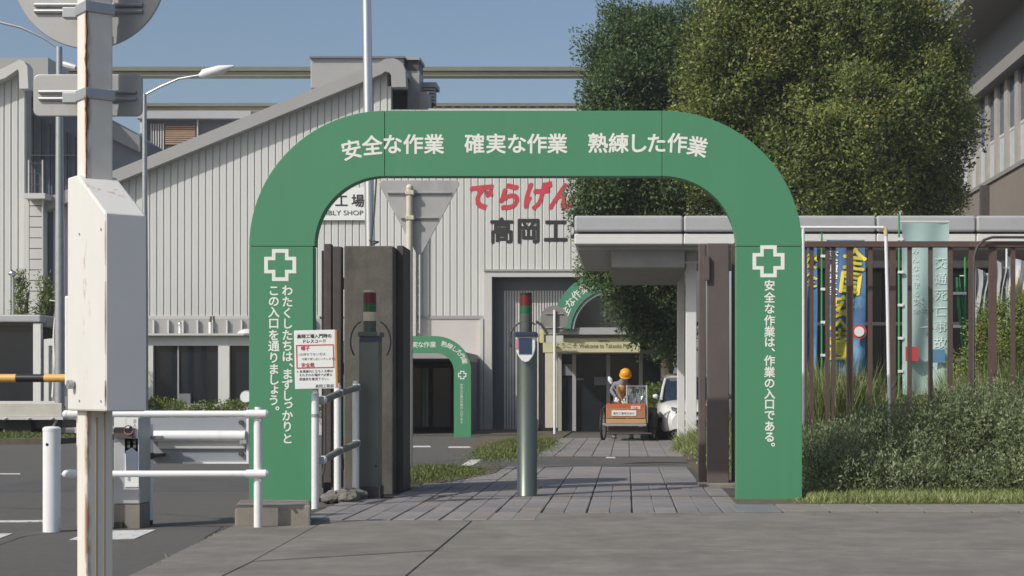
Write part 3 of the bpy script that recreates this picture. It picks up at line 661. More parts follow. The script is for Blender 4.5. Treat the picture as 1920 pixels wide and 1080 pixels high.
def patchy(P, T):
    n = np.sin(P[:, 0]*1.3+1)*np.sin(P[:, 2]*1.1+.5)+np.sin(P[:, 0]*2.9+P[:, 2]*2.1)*.5
    return np.clip(T+.10*n+.03, 0, 1)
DT = 36.5
tree('evergreen_tree', 'big rounded olive-green evergreen tree with yellowish tips above the walkway roof', (PX(1560, DT), DT+.6, 0), .22, PZ(330, DT),
     [(1370, 110, 95, 90, DT), (1345, 250, 100, 110, DT), (1460, 30, 110, 100, DT), (1450, 170, 120, 115, DT-.8), (1470, 330, 120, 95, DT-.7), (1590, 60, 125, 110, DT-.3), (1590, 220, 125, 110, DT-1),
      (1600, 350, 115, 80, DT-.5), (1700, 70, 95, 95, DT), (1720, 200, 95, 100, DT), (1725, 320, 85, 80, DT), (1560, -70, 150, 90, DT+.3), (1670, -20, 85, 70, DT+.4), (1380, 370, 80, 60, DT-.2), (1790, 240, 38, 50, DT+.2), (1400, -10, 80, 70, DT+.5), (1760, 395, 55, 40, DT+.2), (1785, 120, 28, 40, DT+.3)],
     M_leaf1, 4.8, .20, 190, .098, .048, 11, patchy)
tree('evergreen_tree', 'darker green evergreen tree left of the big one, hanging over the entrance', (PX(1243, 41), 41, 0), .16, PZ(560, 38),
     [(1180, 60, 62, 55, 38.5), (1235, 110, 80, 95, 38.5), (1165, 175, 62, 75, 38), (1230, 230, 85, 80, 38), (1150, 270, 58, 70, 38), (1190, 350, 90, 70, 38), (1125, 355, 45, 55, 37.8), (1265, 350, 80, 80, 38), (1300, 60, 60, 70, 39), (1125, 225, 30, 40, 38.2), (1120, 100, 22, 30, 38.4),
      (1155, 480, 52, 60, 37.6), (1215, 470, 60, 60, 37.8), (1180, 550, 42, 48, 37.5), (1235, 560, 52, 62, 37.8), (1255, 630, 38, 55, 38), (1205, 610, 32, 42, 37.6), (1118, 500, 25, 32, 37.5), (1100, 395, 28, 18, 37.8)],
     M_leaf2, 5, .19, 160, .098, .046, 21)
# small plants left
def conifer(x, ytop, ybot, w_, D, label, seed):
    n = 5; l = []
    for i in range(n):
        k = i/(n-1); l.append((x+random.uniform(-3, 3), ytop+(ybot-ytop)*(.12+.8*k), w_*(.35+.65*k), (ybot-ytop)/n*.75, D))
    return tree('young_conifer', label, (PX(x, D), D, .1), .04, PZ(ytop+40, D), l, M_leaf4, 40, .07, 14, .10, .035, seed, None, 'young conifers by the left factory corner')
conifer(38, 508, 640, 16, 40, 'slim young conifer left of the caged ladder foot', 31)
conifer(85, 520, 640, 22, 40, 'fuller young conifer right of the caged ladder foot', 32)
t = thing('traffic_mirror', (PX(25, 39.5), 39.5, 0), 'small round dome mirror on a post at the left edge', 'mirror')
MB().cyl(PX(25, 39.5), 39.5, .0, PZ(516, 39.5), .03).build('post', M_galv, t); MB().ball((PX(25, 39.5), 39.45, PZ(513, 39.5)), .10, sq=.7).build('dome', M_chrome, t, smooth=True)

# ---------------------------------------------------------------- hedge, shrubs, grass
rng = np.random.default_rng(5)
hd = thing('creeping_hedge', (3.4, 17.2, 0), 'wide low grey-green hedge in front of the brown fence, right of the arch', 'hedge')
hl_ = []
def hz(x): return .63+.60*min(1, max(0, (x-1.8)/2.6))
for i in range(56):
    x = 1.98+4.6*rng.random(); y = 16.55+1.5*rng.random(); top = hz(x)*(1 if y > 17 else .82)*rng.uniform(.82, 1.08)
    r = rng.uniform(.24, .42)
    hl_.append((x, y, max(.12, top-r*.75), r*1.15, r, r*.8)); 
    if top > .75: hl_.append((x+.1, y-.15, top-r*1.7, r*1.1, r, r*.8))
for x in np.arange(2.0, 6.6, .33): hl_.append((x, 16.5+.1*rng.random(), .2, .30, .28, .24))
P, Nn, T = lobes_pts(hl_, 62, .06, 17, 51); ok = (P[:, 2] > .03) & (P[:, 0] > 1.8); P, Nn, T, FA = P[ok], Nn[ok], T[ok], LASTF[ok]
rs = np.random.default_rng(52)
leaf_mesh('foliage', P, Nn*.5+rs.normal(size=P.shape)*.3+np.array([-.1, -.25, .55]), rs.uniform(.03, .06, len(P)), rs.uniform(.013, .022, len(P)), M_leaf3, hd, T+rs.normal(size=len(T))*.1, seed=5, face=FA)
tw = MB()
for i in range(160):
    l = hl_[rs.integers(len(hl_))]; b = Vector((l[0], l[1], l[2]))
    d = Vector((rs.normal()*.5, -abs(rs.normal())*.4, 1)).normalized(); e = b+d*(l[5]*1.25+rs.uniform(0, .12)); tw.tube([b, b.lerp(e, .5)+Vector((0, 0, .03)), e], [.006, .004, .0015], 4)
tw.build('twigs', M_bark, hd, kind='stuff')
# sprays sticking out of the hedge
SP, SN, ST = [], [], []
for i in range(900):
    l = hl_[rs.integers(len(hl_))]; u = rs.normal(size=3); u[2] = abs(u[2])*.8; u[1] = -abs(u[1]); u /= np.linalg.norm(u)
    base = np.array(l[:3])+u*np.array(l[3:]); d = u*.5+np.array([rs.normal()*.3, -.1, .8]); d /= np.linalg.norm(d); ln = rs.uniform(.06, .17)
    if base[0] < 1.8: continue
    k = 12; tt = np.linspace(0, 1, k)[:, None]; SP.append(base+d*ln*tt); SN.append(d+rs.normal(size=(k, 3))*.55); ST.append(np.full(k, rs.uniform(.3, 1)))
SP, SN, ST = np.vstack(SP), np.vstack(SN), np.concatenate(ST)
leaf_mesh('sprays', SP, SN, .035, .011, M_leaf3, hd, ST, seed=6)
sb = thing('round_shrub', (PX(1880, 21), 21, 0), 'bright yellow-green shrub behind the fence below the hanging cloths', 'shrub')
P, Nn, T = lobes_pts([(PX(x, 21), 21+rng.uniform(-.3, .3), PZ(y, 21), rx*21/F, rx*21/F, ry*21/F) for x, y, rx, ry in
                      ((1850, 640, 45, 50), (1890, 610, 50, 55), (1940, 620, 50, 60), (1825, 690, 45, 50), (1885, 690, 60, 60), (1950, 700, 60, 60), (1860, 760, 90, 50), (1940, 770, 80, 60), (1860, 590, 24, 26), (1880, 820, 110, 60))], 60, .06, 18, 61); FA = LASTF
leaf_mesh('foliage', P, Nn, rs.uniform(.035, .06, len(P)), .018, M_leaf4, sb, T, seed=7, face=FA)
MB().tube([(PX(1880, 21), 21, 0), (PX(1885, 21), 21, PZ(650, 21))], [.04, .02], 6).build('stem', M_bark, sb)
s2 = thing('small_shrub', (PX(1228, 38), 37.6, 0), 'low green shrub between the cart and the white car', 'shrub')
P, Nn, T = lobes_pts([(PX(x, 37.6), 37.6, PZ(y, 37.6), rx*37.6/F, .3, ry*37.6/F) for x, y, rx, ry in ((1228, 740, 16, 24), (1240, 770, 18, 28), (1222, 780, 14, 30), (1234, 805, 22, 26))], 60, .06, 14, 71)
leaf_mesh('foliage', P, Nn, .09, .03, M_leaf4, s2, T*.8, seed=8)

def rect(x0, x1, y0, y1, z0=.03, hf=None):
    def fn(rng, n):
        x = rng.uniform(x0, x1, n); y = rng.uniform(y0, y1, n); h = np.ones(n) if hf is None else hf(x, y)
        return np.stack([x, y, np.full(n, z0), h], 1)[h > .05]
    return fn
def G(name, fn, n, h, wd, seed, label, lean=.4, m=None):
    o = grass_mesh(name, fn, n, h, wd, m or M_grass, seed, lean=lean); tag(o, label, 'grass', kind='stuff'); return o
G('short_grass', rect(1.78, 9, 15.25, 16.9, .03), 26000, .12, .009, 81, 'thin strip of dry grass along the kerb in front of the hedge', .6)
G('short_grass', rect(1.0, 2.0, 15.2, 16.3, .03, lambda x, y: np.clip((x-1.5)*4, .1, 1)), 900, .07, .008, 86, 'sparse weeds at the foot of the right arch post', .6)
G('tall_grass', rect(1.75, 9, 18.7, 23, .03, lambda x, y: .75+.25*np.sin(x*3)+.15*np.sin(y*5)), 80000, 1.5, .019, 82, 'tall wild grass growing behind the brown fence', .22)
def blob(cx, cy, rx, ry, z0=.03):
    def fn(rng, n):
        a = rng.normal(size=n)*.42; b = rng.normal(size=n)*.42; d = np.clip(1.1-np.sqrt(a*a+b*b), .1, 1)
        return np.stack([cx+a*rx, cy+b*ry, np.full(n, z0), d], 1)
    return fn
M_turf = mat('turf_blade', (0, 0, 0), attr=[(0, (.06, .10, .02)), (.6, (.12, .17, .035)), (1, (.25, .25, .09))], rough=.6, trans=.2)
G('grass_patch', blob(-2.6, 21, .8, 2.4), 15000, .14, .012, 83, 'green grass patch beside the left gate pillar', .5, M_turf)
G('grass_patch', blob(-2.1, 31, .75, 7), 16000, .24, .016, 84, 'grass island with dry tips behind the cylinder post', .5, M_turf)
G('grass_patch', blob(-13.6, 35.5, 2.2, 2.2, .12), 12000, .14, .02, 85, 'small grass island at the foot of the left lamp pole', .5, M_turf)
G('tall_weeds', blob(1.42, 24.5, .32, 3.5), 5200, .95, .014, 87, 'arching green weeds at the left side of the right gate leaf', .45)
G('tall_weeds', blob(1.15, 29.5, .3, 2.5), 3500, .5, .015, 88, 'low dry weeds in front of the white car', .5)
def strip(x0, y0, x1, y1, wd):
    def fn(rng, n):
        t = rng.random(n); return np.stack([x0+(x1-x0)*t+rng.normal(size=n)*wd, y0+(y1-y0)*t+rng.normal(size=n)*wd, np.full(n, .0), (rng.random(n)*.8+.2)*(.5+.5*np.sin(t*40)**2)], 1)
    return fn
G('joint_weeds', strip(-3.18, 12.9, -2.75, 7.5, .02), 700, .05, .006, 89, 'tiny weeds along the crack between asphalt and concrete apron', .7)
G('joint_weeds', strip(1.3, 18.05, 1.35, 16.0, .05), 500, .12, .008, 90, 'small weeds between the paving and the right arch post', .6)
lv = MB()
for i in range(70):
    x, y = random.uniform(-.6, 1.3), random.uniform(27.3, 36); a = random.uniform(0, 6.3); s_ = random.uniform(.015, .035)
    lv.add([(x+s_*math.cos(a), y+s_*math.sin(a), .04), (x-s_*.5*math.sin(a), y+s_*.5*math.cos(a), .035), (x-s_*math.cos(a), y-s_*math.sin(a), .032), (x+s_*.5*math.sin(a), y-s_*.5*math.cos(a), .038)], [(0, 1, 2, 3)])
tag(lv.build('fallen_leaves', mat('dry_leaf', (.35, .24, .12), .8)), 'scattered dry leaves on the paving around the cart', 'leaves', kind='stuff')
P, Nn, T = lobes_pts([(x, 41.2, .60+.04*math.sin(x*3), .35, .3, .22) for x in np.arange(PX(285, 41), PX(620, 41), .4)], 45, .07, 18, 91)
pl = thing('planter_hedge', (PX(450, 41), 41.2, 0), 'clipped low green hedge under the dark annex windows', 'hedge')
leaf_mesh('foliage', P, Nn, .07, .035, M_leaf4, pl, T, seed=9)
MB().box(PX(286, 41), PX(620, 41), 41.0, 41.5, 0, .6).build('planter', M_lower, pl)

# ---------------------------------------------------------------- safety arches
def safety_arch(D, s, ox, base_px, label, posth_extra=0, full=True):
    """s: photo px per main-arch px; ox maps x=985.5"""
    fx = lambda x: PX(ox+(x-985.5)*s, D); fz = lambda y: PZ(base_px-(942-y)*s, D)
    t = thing('safety_arch', (fx(985.5), D, 0), label, 'arch')
    dep = .16*s*D/F*188
    def panel(o, i): MB().band([(fx(x), fz(y)) for x, y in o], [(fx(x), fz(y)) for x, y in i], D, D+dep).build('arch_panel', M_green, t, bevel=.004*s)
    g_ = .5
    panel([(467, 942), (467, 462+g_)], [(587, 942), (587, 462+g_)])
    panel(arc_pts(721, 462-g_, 254, 180, 90, 26), arc_pts(721, 462-g_, 131, 180, 90, 26))
    panel([(721+g_*2, 208-g_), (1242-g_*2, 208-g_)], [(721+g_*2, 331-g_), (1242-g_*2, 331-g_)])
    panel(arc_pts(1242, 462-g_, 262, 90, 0, 26, 254), arc_pts(1242, 462-g_, 138, 90, 0, 26, 131))
    panel([(1504, 462+g_), (1504, 942)], [(1380, 462+g_), (1380, 942)])
    # cross badges (outline)
    for cx, cy in ((525.5, 497), (1441, 490)):
        mb = MB()
        def cr(r, a): return [(cx+x, cy+y) for x, y in ((-a, -r), (a, -r), (a, -a), (r, -a), (r, a), (a, a), (a, r), (-a, r), (-a, a), (-r, a), (-r, -a), (-a, -a))]
        O, I = cr(30, 15.5), cr(23, 9)
        mb.band([(fx(x), fz(y)) for x, y in O+O[:1]], [(fx(x), fz(y)) for x, y in I+I[:1]], D-.0025, D-.0006).build('cross_badge', M_letter, t)
    return t, fx, fz
def alet(chars, fx, fz, D, s, t, off=.02, label=None, split=True):
    # convert main-arch pixel coordinates to this arch's own place
    out = [(c, (fx(x)*F/D)+VX, VY-(fz(y)-H)*F/D, e*s, r) for c, x, y, e, r in chars]
    letters(out, D, M_letter, t, off=off, label=label, split=split)
TOP = [('安', 659, 280.5, 39, 12), ('全', 698, 272.5, 39, 5), ('な', 736, 270, 39, 0), ('作', 775, 270, 39, 0), ('業', 814, 270, 39, 0), ('確', 890, 269, 39, 0), ('実', 930, 269, 39, 0), ('な', 969, 269, 39, 0),
       ('作', 1007, 269, 39, 0), ('業', 1045, 269, 39, 0), ('熟', 1121, 268, 39, 0), ('練', 1160, 268, 39, 0), ('し', 1196, 268, 39, 0), ('た', 1231, 268, 39, 0), ('作', 1270, 268, 39, -3), ('業', 1308, 275, 39, -11)]
def vcol(txt, x, ys, em):
    out = []
    for c, y in zip(txt, ys):
        if c in '、。': out.append((c, x+em*.62, y-em*.5, em, 0))
        elif c in 'っょ': out.append((c, x+em*.08, y-em*.02, em, 0))
        else: out.append((c, x, y, em, 0))
    return out
RC = vcol('わたくしたちは、まずしっかりと', 539, [544.5, 565.6, 586.7, 606.5, 628, 648, 668, 689, 701, 721, 741.5, 757, 779, 799.5, 822], 21.5)
LC = vcol('この入口を通りましょう。', 513.5, [544.5, 564.5, 585, 606, 628, 648.5, 670.5, 692, 711.6, 729, 750, 770], 21.5)
RR = vcol('安全な作業は、作業の入口である。', 1443, [535, 557.7, 578.5, 600.5, 621.7, 641, 660, 676, 697.5, 718, 738, 757.5, 778, 799, 819, 838], 21)
DAR = 15.94
a1, fx, fz = safety_arch(DAR, 1.0, 985.5, 942, 'big green safety arch with white slogans framing the whole gateway')
alet(TOP, fx, fz, DAR, 1, a1, .022); alet(RC+LC, fx, fz, DAR, 1, a1, .024); alet(RR, fx, fz, DAR, 1, a1, .024)
DS = 38.8
a2, fx, fz = safety_arch(DS, .2585, 883-(1504-985.5)*.2585, 820, 'small green safety arch over the dark staff entrance')
T2 = [('確', 767, 647), ('実', 778, 646.3), ('な', 789, 646), ('作', 800, 646), ('業', 812, 646)]
letters([(c, x, y, 12, 0) for c, x, y in T2]+[(c, 792+57*math.cos(R(a))+23, 686-42*math.sin(R(a))-1, 11.5, a-90) for c, a in zip('熟練した作業', [72, 60, 48, 36, 24, 11])], DS-.002, M_letter, a2, off=.01)
letters([(c, 865.5, 722+i*5.35, 5.4, 0) for i, c in enumerate('安全な作業は作業の入口である')], DS-.002, M_letter, a2, off=.004)
# concrete plinth under the left post
pk = MB().slab([(PX(440, 12.95), 12.95), (PX(583, 12.95), 12.95), (PX(583, 12.95)-.13, 13.6), (PX(440, 12.95)-.12, 13.6)], 0, .185).build('concrete_block', M_kerb, org=(PX(520, 13), 13.3, 0), bevel=.02)
tag(pk, 'low weathered concrete block in front of the left foot of the big arch', 'block')

# ---------------------------------------------------------------- gate pillar, gate leaves, poles
gp = thing('gate_pillar', (PX(690, 16.9), 17.4, 0), 'square dark concrete gate pillar left of the opening', 'pillar')
MB().pbox(645, 737, 461, 928, 17.15, .85).build('shaft', M_pillar, gp, bevel=.012)
MB().box(PX(737, 17.15)+.004, PX(761, 17.6), 17.4, 17.98, 0, PZ(462, 17.5)).build('steel_cheek', M_dsteel, gp, bevel=.006)
gl = thing('gate_leaf', (PX(616, 17.6), 17.6, 0), 'folded dark steel gate leaf left of the concrete pillar', 'gate')
MB().pbox(607, 621, 457, 915, 17.4, .12).build('stile', M_dsteel, gl, bevel=.008); MB().pbox(624, 640, 462, 915, 17.7, .14).build('stile', M_dsteel, gl, bevel=.008)
MB().pbox(603, 607, 470, 915, 18.1, .08).build('stile', M_black, gl)
for y in (520, 680, 860): MB().pbox(607, 644, y, y+22, 17.85, .05).build('crossbar', M_black, gl)
g2_ = thing('gate_leaf', (PX(1345, 18.3), 18.3, 0), 'rust-spotted brown steel gate leaf at the right of the opening', 'gate')
MB().pbox(1326, 1367, 456, 916, 18.3, .14).build('stile', M_gate, g2_, bevel=.01); MB().pbox(1310, 1323.5, 457, 906, 18.7, .12).build('stile', M_gate, g2_, bevel=.01)
MB().pbox(1312, 1368, 900, 905, 18.55, .1).build('bottom_bar', M_gate, g2_)
for y in (500, 760, 880): MB().pbox(1323.5, 1327, y, y+26, 18.5, .08).build('hinge', M_rust, g2_)
MB().pbox(1319, 1330, 480, 525, 18.25, .05).build('latch_plate', M_gate, g2_)
gb = MB().slab([(PX(1310, 18.2), 18.15), (PX(1402, 18.2), 18.15), (PX(1402, 18.2), 18.9), (PX(1310, 18.2), 18.9)], .0, .06).build('footing', M_kerb, org=(1, 18.4, 0), bevel=.01)
tag(gb, 'flat concrete footing under the right gate leaf', 'footing')
tr = MB().slab([(-2.9, 16.46), (1.3, 16.46), (1.3, 16.50), (-2.9, 16.50)], .024, .030).build('paving_strip', mat('strip_dark', (.06, .055, .05), .6), org=(-.8, 16.48, .02)); tag(tr, 'thin dark strip running across the paving', 'rail')  # narrow dark strip laid straight across the paving

fp = thing('flag_pole', (PX(693, 21), 21, 0), 'tall polished steel flagpole rising behind the concrete gate pillar', 'flagpole')
MB().tube([(PX(698, 21), 21, 0), (PX(694, 21), 21, PZ(450, 21)), (PX(685, 21), 21, PZ(-160, 21)), (PX(681, 21), 21, PZ(-420, 21))], [.068, .064, .056, .05], 24).build('pole', M_chrome, fp, smooth=True)
MB().ball((PX(681, 21), 21, PZ(-428, 21)), .09).build('finial', M_chrome, fp, smooth=True)
MB().tube([(PX(707, 21), 20.95, PZ(330, 21)), (PX(703, 21), 20.95, PZ(400, 21)), (PX(697, 21), 20.93, PZ(455, 21)), (PX(700, 21), 20.93, 1.5)], .011, 6).build('halyard', M_dsteel, fp, smooth=True)
MB().tube([(PX(694, 21), 20.93, PZ(452, 21)), (PX(712, 21), 20.9, PZ(455, 21)), (PX(702, 21), 20.85, PZ(460, 21))], .012, 5).build('cleat', M_dsteel, fp)

ss = thing('triangular_sign', (PX(767, 22), 22, 0), 'back of a large inverted triangular road sign on a beige pole', 'road sign')
MB().cyl(PX(768, 22), 22, 0, PZ(352, 22), .045).build('pole', M_beige, ss, smooth=True); MB().ball((PX(768, 22), 22, PZ(352, 22)), .05).build('pole_cap', M_beige, ss, smooth=True)
def rtri(cx, y0, y1, hw, r=6):
    pts = []
    for (x, y), (a0, a1) in (((cx-hw+9, y0+8), (210, 90)), ((cx+hw-9, y0+8), (90, -30)), ((cx, y1-12), (-30, -150))):
        for i in range(6): a = R(a0+(a1-a0)*i/5); pts.append((x+r*1.2*math.cos(a), y-r*1.2*math.sin(a)))
    return pts
MB().prism([(PX(x, 22.07), PZ(y, 22.07)) for x, y in rtri(786, 337, 482, 77)], 22.07, 22.085).build('plate', M_signback, ss, bevel=.006)
for y, h_ in ((361, 60), (408, 35)): MB().pbox(786-h_, 786+h_, y-1.2, y+1.2, 22.052, .016).build('crossbar', M_galv, ss); MB().tube([(PX(786-h_, 22), 22.058, PZ(y+3.5, 22)), (PX(786+h_, 22), 22.058, PZ(y+3.5, 22))], .005, 5).build('crossbar', M_dsteel, ss)
for y in (361, 408): MB().pbox(760, 776, y-4, y+4, 21.945, .11).build('clamp', M_beige, ss, bevel=.01)

rs_ = thing('round_sign', (PX(1039, 41), 41, 0), 'back of a round road sign on a thin white pole by the entrance', 'road sign')
MB().cyl(PX(1040, 41), 41, 0, PZ(581, 41), .036).build('pole', M_white, rs_, smooth=True)
MB().disc((PX(1039, 41.06), 41.06, PZ(599, 41)), (0, 1, 0), .36, .02).build('plate', mat('sign_back_dull', (.22, .22, .21), .6, var=.1), rs_)
for y in (588, 614): MB().pbox(1022, 1056, y-1, y+1, 41.03, .03).build('crossbar', M_galv, rs_)

# factory wall lettering
lw = thing('wall_lettering', (PX(990, DW-.1), DW-.1, PZ(450, DW)), 'red brush-style greeting and black plant name painted on the corrugated wall', 'lettering')
sk = lambda q: (q[0]+(q[2]-PZ(367, DW))*.22, q[1], q[2])
letters([('で', 901, 367, 56, 0), ('ら', 956, 368, 56, 0), ('げ', 1006, 366, 56, 0), ('ん', 1056, 367, 56, 0), ('き', 1108, 367, 56, 0)], DW-.031, mat('brush_red', (.55, .055, .075), .5), lw, off=.045, xform=sk, split=True, em_w=.88)
letters([('高', 941, 432, 50, 0), ('岡', 991, 432, 50, 0), ('工', 1042, 432, 50, 0), ('場', 1093, 432, 50, 0)], DW-.031, mat('paint_black', (.03, .03, .03), .5), lw, off=.035, split=True, em_w=.92)
shs = thing('shop_sign', (PX(620, DW-.1), DW-.1, PZ(413, DW)), 'white assembly shop name board on the corrugated wall, left of the flagpole', 'sign')
MB().pbox(556, 687, 352, 413, DW-.12, .07).build('board', M_sign, shs, bevel=.01)
letters([('組', 577, 376, 25, 0), ('立', 608, 376, 25, 0), ('工', 640, 376, 25, 0), ('場', 671, 376, 25, 0)], DW-.125, M_ink, shs, off=.02, split=True)
word('ASSEMBLY SHOP', 572, 681, 399, 13, DW-.125, M_ink, shs)

# ---------------------------------------------------------------- light poles
def lamp(x, ytop, ybase, r, arm, head, label, D):
    t = thing('street_lamp', (PX(x, D), D, 0), label, 'street lamp', 'street lamps in the works yard')
    MB().tube([(PX(x, D), D, 0), (PX(x, D), D, PZ(ytop+(ybase-ytop)*.55, D)), (PX(x-1, D), D, PZ(ytop, D))], [r*1.3, r*1.2, r*.8], 12).build('pole', M_galv, t, smooth=True)
    MB().tube([(PX(a, D), D, PZ(b, D)) for a, b in arm], .028, 8).build('arm', M_galv, t, smooth=True)
    h = MB(); (hx, hy), (tx_, ty) = head; A = Vector((PX(hx, D), D, PZ(hy, D))); B = Vector((PX(tx_, D), D, PZ(ty, D)))
    h.tube([A, A.lerp(B, .15), A.lerp(B, .6), B], [.04, .13, .12, .03], 10).build('lamp_head', M_white, t, smooth=True)
    return t
lamp(272, 176, 830, .065, [(272, 178), (300, 163), (335, 148), (375, 141)], [(373, 142), (438, 124)], 'grey street lamp with its arm reaching right, in front of the gable', 40)
lamp(112, 88, 812, .085, [(110, 90), (80, 70), (40, 52), (0, 42), (-60, 30)], [(-60, 30), (-110, 14)], 'tall grey lamp pole left of the foreground post, its arm reaching left', 36)
t = thing('street_lamp', (PX(150, 60), 60, 0), 'distant white lamp head above the cream beam, behind the foreground post', 'street lamp', 'street lamps in the works yard')
MB().tube([(PX(100, 60), 60, PZ(119, 60)), (PX(120, 60), 60, PZ(121, 60)), (PX(142, 60), 60, PZ(127, 60))], [.05, .12, .1], 8).build('lamp_head', M_white, t, smooth=True)
MB().tube([(PX(142, 60), 60, PZ(125, 60)), (PX(175, 60), 60, PZ(140, 60)), (PX(178, 60), 60, 0)], .06, 8).build('pole', M_galv, t, smooth=True)

# ---------------------------------------------------------------- left yard: booth, truck bed, cloth
gh = thing('guard_booth', (PX(20, 38), 38, 0), 'white framed guard booth with dark glass at the left edge', 'guard booth')
MB().pbox(-60, 76, 590, 604, 38, 1.6).build('roof', M_walk, gh, bevel=.03); MB().pbox(-58, 88, 596, 612, 38.4, 1.4).build('roof_soffit', M_soff, gh)
MB().pbox(62, 76, 606, 805, 38.05, .15).build('corner_post', M_colw, gh); MB().pbox(-58, 62, 612, 762, 38.2, .03).build('window_pane', M_glass, gh)
MB().pbox(-58, 90, 762, 822, 38.1, 1.2).build('low_wall', M_flash2, gh); MB().box(PX(-58, 38.2)+.02, PX(62, 38.2), 38.4, 39.3, PZ(762, 38), PZ(606, 38)-.05).build('inner_room', M_dim, gh)
MB().band([(PX(x, 38.1), PZ(y, 38.1)) for x, y in ((82, 760), (82, 636), (102, 634))], [(PX(x, 38.1), PZ(y, 38.1)) for x, y in ((91, 760), (91, 648), (102, 648))], 38.1, 38.3).build('side_frame', M_colw, gh)
tk = thing('flatbed_truck', (PX(40, 35.5), 36.2, 0), 'parked flatbed truck with a beige drop side at the left edge', 'truck')
DK2 = 35.5
MB().pbox(-120, 116, 756, 781, DK2, .05).build('drop_side', mat('truck_beige', (.52, .50, .44), .5), tk, bevel=.01)
MB().box(PX(-120, DK2), PX(116, DK2), DK2+.05, DK2+1.5, PZ(786, DK2), PZ(778, DK2)).build('bed', M_lower, tk); MB().pbox(-120, 118, 781, 787, DK2-.03, .1).build('side_rail', M_flash2, tk)
MB().pbox(-120, 116, 752, 757, DK2+1.4, .05).build('far_side', M_flash2, tk)
for x in (8, 52, 96): MB().tube([(PX(x-6, DK2), DK2-.05, PZ(783, DK2)), (PX(x, DK2), DK2-.06, PZ(787, DK2)), (PX(x+6, DK2), DK2-.05, PZ(783, DK2))], .015, 6).build('hook', M_flash2, tk)
MB().box(PX(-120, DK2), PX(108, DK2), DK2+.3, DK2+1.2, PZ(803, DK2), PZ(788, DK2)).build('chassis', M_black, tk)
for x in (-60, 28):
    for dy in (.15, 1.1): wl = MB().disc((PX(x, DK2), DK2+dy, .3), (0, 1, 0), .3, .2, 28).build('wheel', M_rubber, tk); 
MB().tube([(PX(104, DK2), DK2+.1, PZ(786, DK2)), (PX(94, DK2), DK2+.1, PZ(806, DK2))], .03, 6).build('stay', M_flash2, tk)
cl = MB(); n_ = 14
top = [(100, 566), (107, 565), (112, 566)]
vs = []; 
for i in range(n_+1):
    k = i/n_; y = 566+k*178
    for j in range(7):
        q = j/6; wd_ = 6+k*13; x = 109-2*k+(q-.5)*wd_*1.5-(3*math.sin(k*5)); vs.append((PX(x, 37.2), 37.2+.06*math.sin(q*11+k*3), PZ(y+2*math.sin(q*6), 37.2)))
fc = [(i*7+j, i*7+j+1, (i+1)*7+j+1, (i+1)*7+j) for i in range(n_) for j in range(6)]
ct = thing('hanging_cloth', (PX(108, 37.2), 37.2, 0), 'limp white banner cloth hanging beside the guard booth', 'banner')
MB().add(vs, fc).build('cloth', mat('cloth_white', (.60, .59, .56), .8, var=.15, scale=4), ct, smooth=60); MB().tube([(PX(107, 37.3), 37.3, 0), (PX(106, 37.3), 37.3, PZ(560, 37.3))], .015, 6).build('pole', M_white, ct)
MB().tube([(PX(93, 37.3), 37.3, PZ(563, 37.3)), (PX(107, 37.3), 37.3, PZ(565, 37.3))], .014, 5).build('crossbar', M_white, ct)

# ---------------------------------------------------------------- white guardrails and bollards
def rail_set():
    t = thing('white_guardrail', (PX(310, 12.8), 12.8, 0), 'white two-rail pipe barrier crossing in front of the left arch post', 'guardrail')
    D = 12.8; zt, zb = PZ(776, D), PZ(888, D)
    for x in (484, 152):
        MB().cyl(PX(x, D), D+.0, 0, PZ(769, D), .034, 20).build('post', M_white, t, smooth=True); MB().cyl(PX(x, D), D, PZ(769, D), PZ(763, D), .027, 16).build('post_cap', M_white, t, smooth=True)
        for zz in (zt, zb):
            MB().tube([(PX(x, D)-.085, D-.035, zz), (PX(x, D)+.075, D-.035, zz)], .034, 16).build('sleeve', M_white, t, smooth=True)
            MB().tube([(PX(x, D)+.03, D-.03, zz-.05), (PX(x, D)+.03, D-.06, zz-.05)], .012, 8).build('bolt', M_galv, t)
    for zz in (zt, zb):
        MB().tube([(PX(128, D), D-.035, zz), (PX(497, D), D-.035, zz)], .026, 18).build('rail', M_white, t, smooth=True)
        for x in (127, 500): MB().ball((PX(x, D), D-.035, zz), .031).build('end_cap', M_white, t, smooth=True)
rail_set()
def bollard(x, ytop, ybase, wpx, label, base=False):
    D = DG(ybase); t = thing('white_bollard', (PX(x, D), D, 0), label, 'bollard', 'white steel bollards at the gate'); r = wpx*D/F/2
    MB().lathe(PX(x, D), D, [(r, .04 if base else 0), (r, PZ(ytop, D)-.03), (r*1.03, PZ(ytop, D)-.028), (r*1.03, PZ(ytop, D)-.008), (r*.8, PZ(ytop, D)+.004), (r*.1, PZ(ytop, D)+.008)], 28).build('post', M_white, t, smooth=40)
    if base: MB().cyl(PX(x, D), D, 0, .05, r*.95).build('foot', M_black, t)
    else: MB().tube([(PX(x-3, D), D-r*.93, PZ(833, D)), (PX(x-3, D), D-r*1.02, PZ(833, D))], .012, 10).build('hole_plug', M_black, t)
    return t, D, r
bollard(97, 801, 997, 32, 'fat white bollard left of the rusty foreground post')
bt, bD, br = bollard(277, 796, 984, 20, 'slim white bollard behind the guardrail, carrying the grey barrier panel', True)
MB().cyl(PX(277, bD), bD, PZ(861, bD), PZ(849, bD), br*1.15).build('clamp', M_dsteel, bt)
D = bD+.25
bp = thing('swing_barrier', (PX(370, D), D, PZ(872, D)), 'grey ribbed barrier panel with white tube hung from the slim bollard', 'barrier')
MB().pbox(268, 462, 783, 869, D, .02).build('sheet', mat('panel_grey', (.27, .29, .32), .45, var=.08), bp)
MB().tube([(PX(292, D), D-.04, PZ(817, D)), (PX(463, D), D-.04, PZ(817, D))], .045, 16).build('tube', M_white, bp, smooth=True)
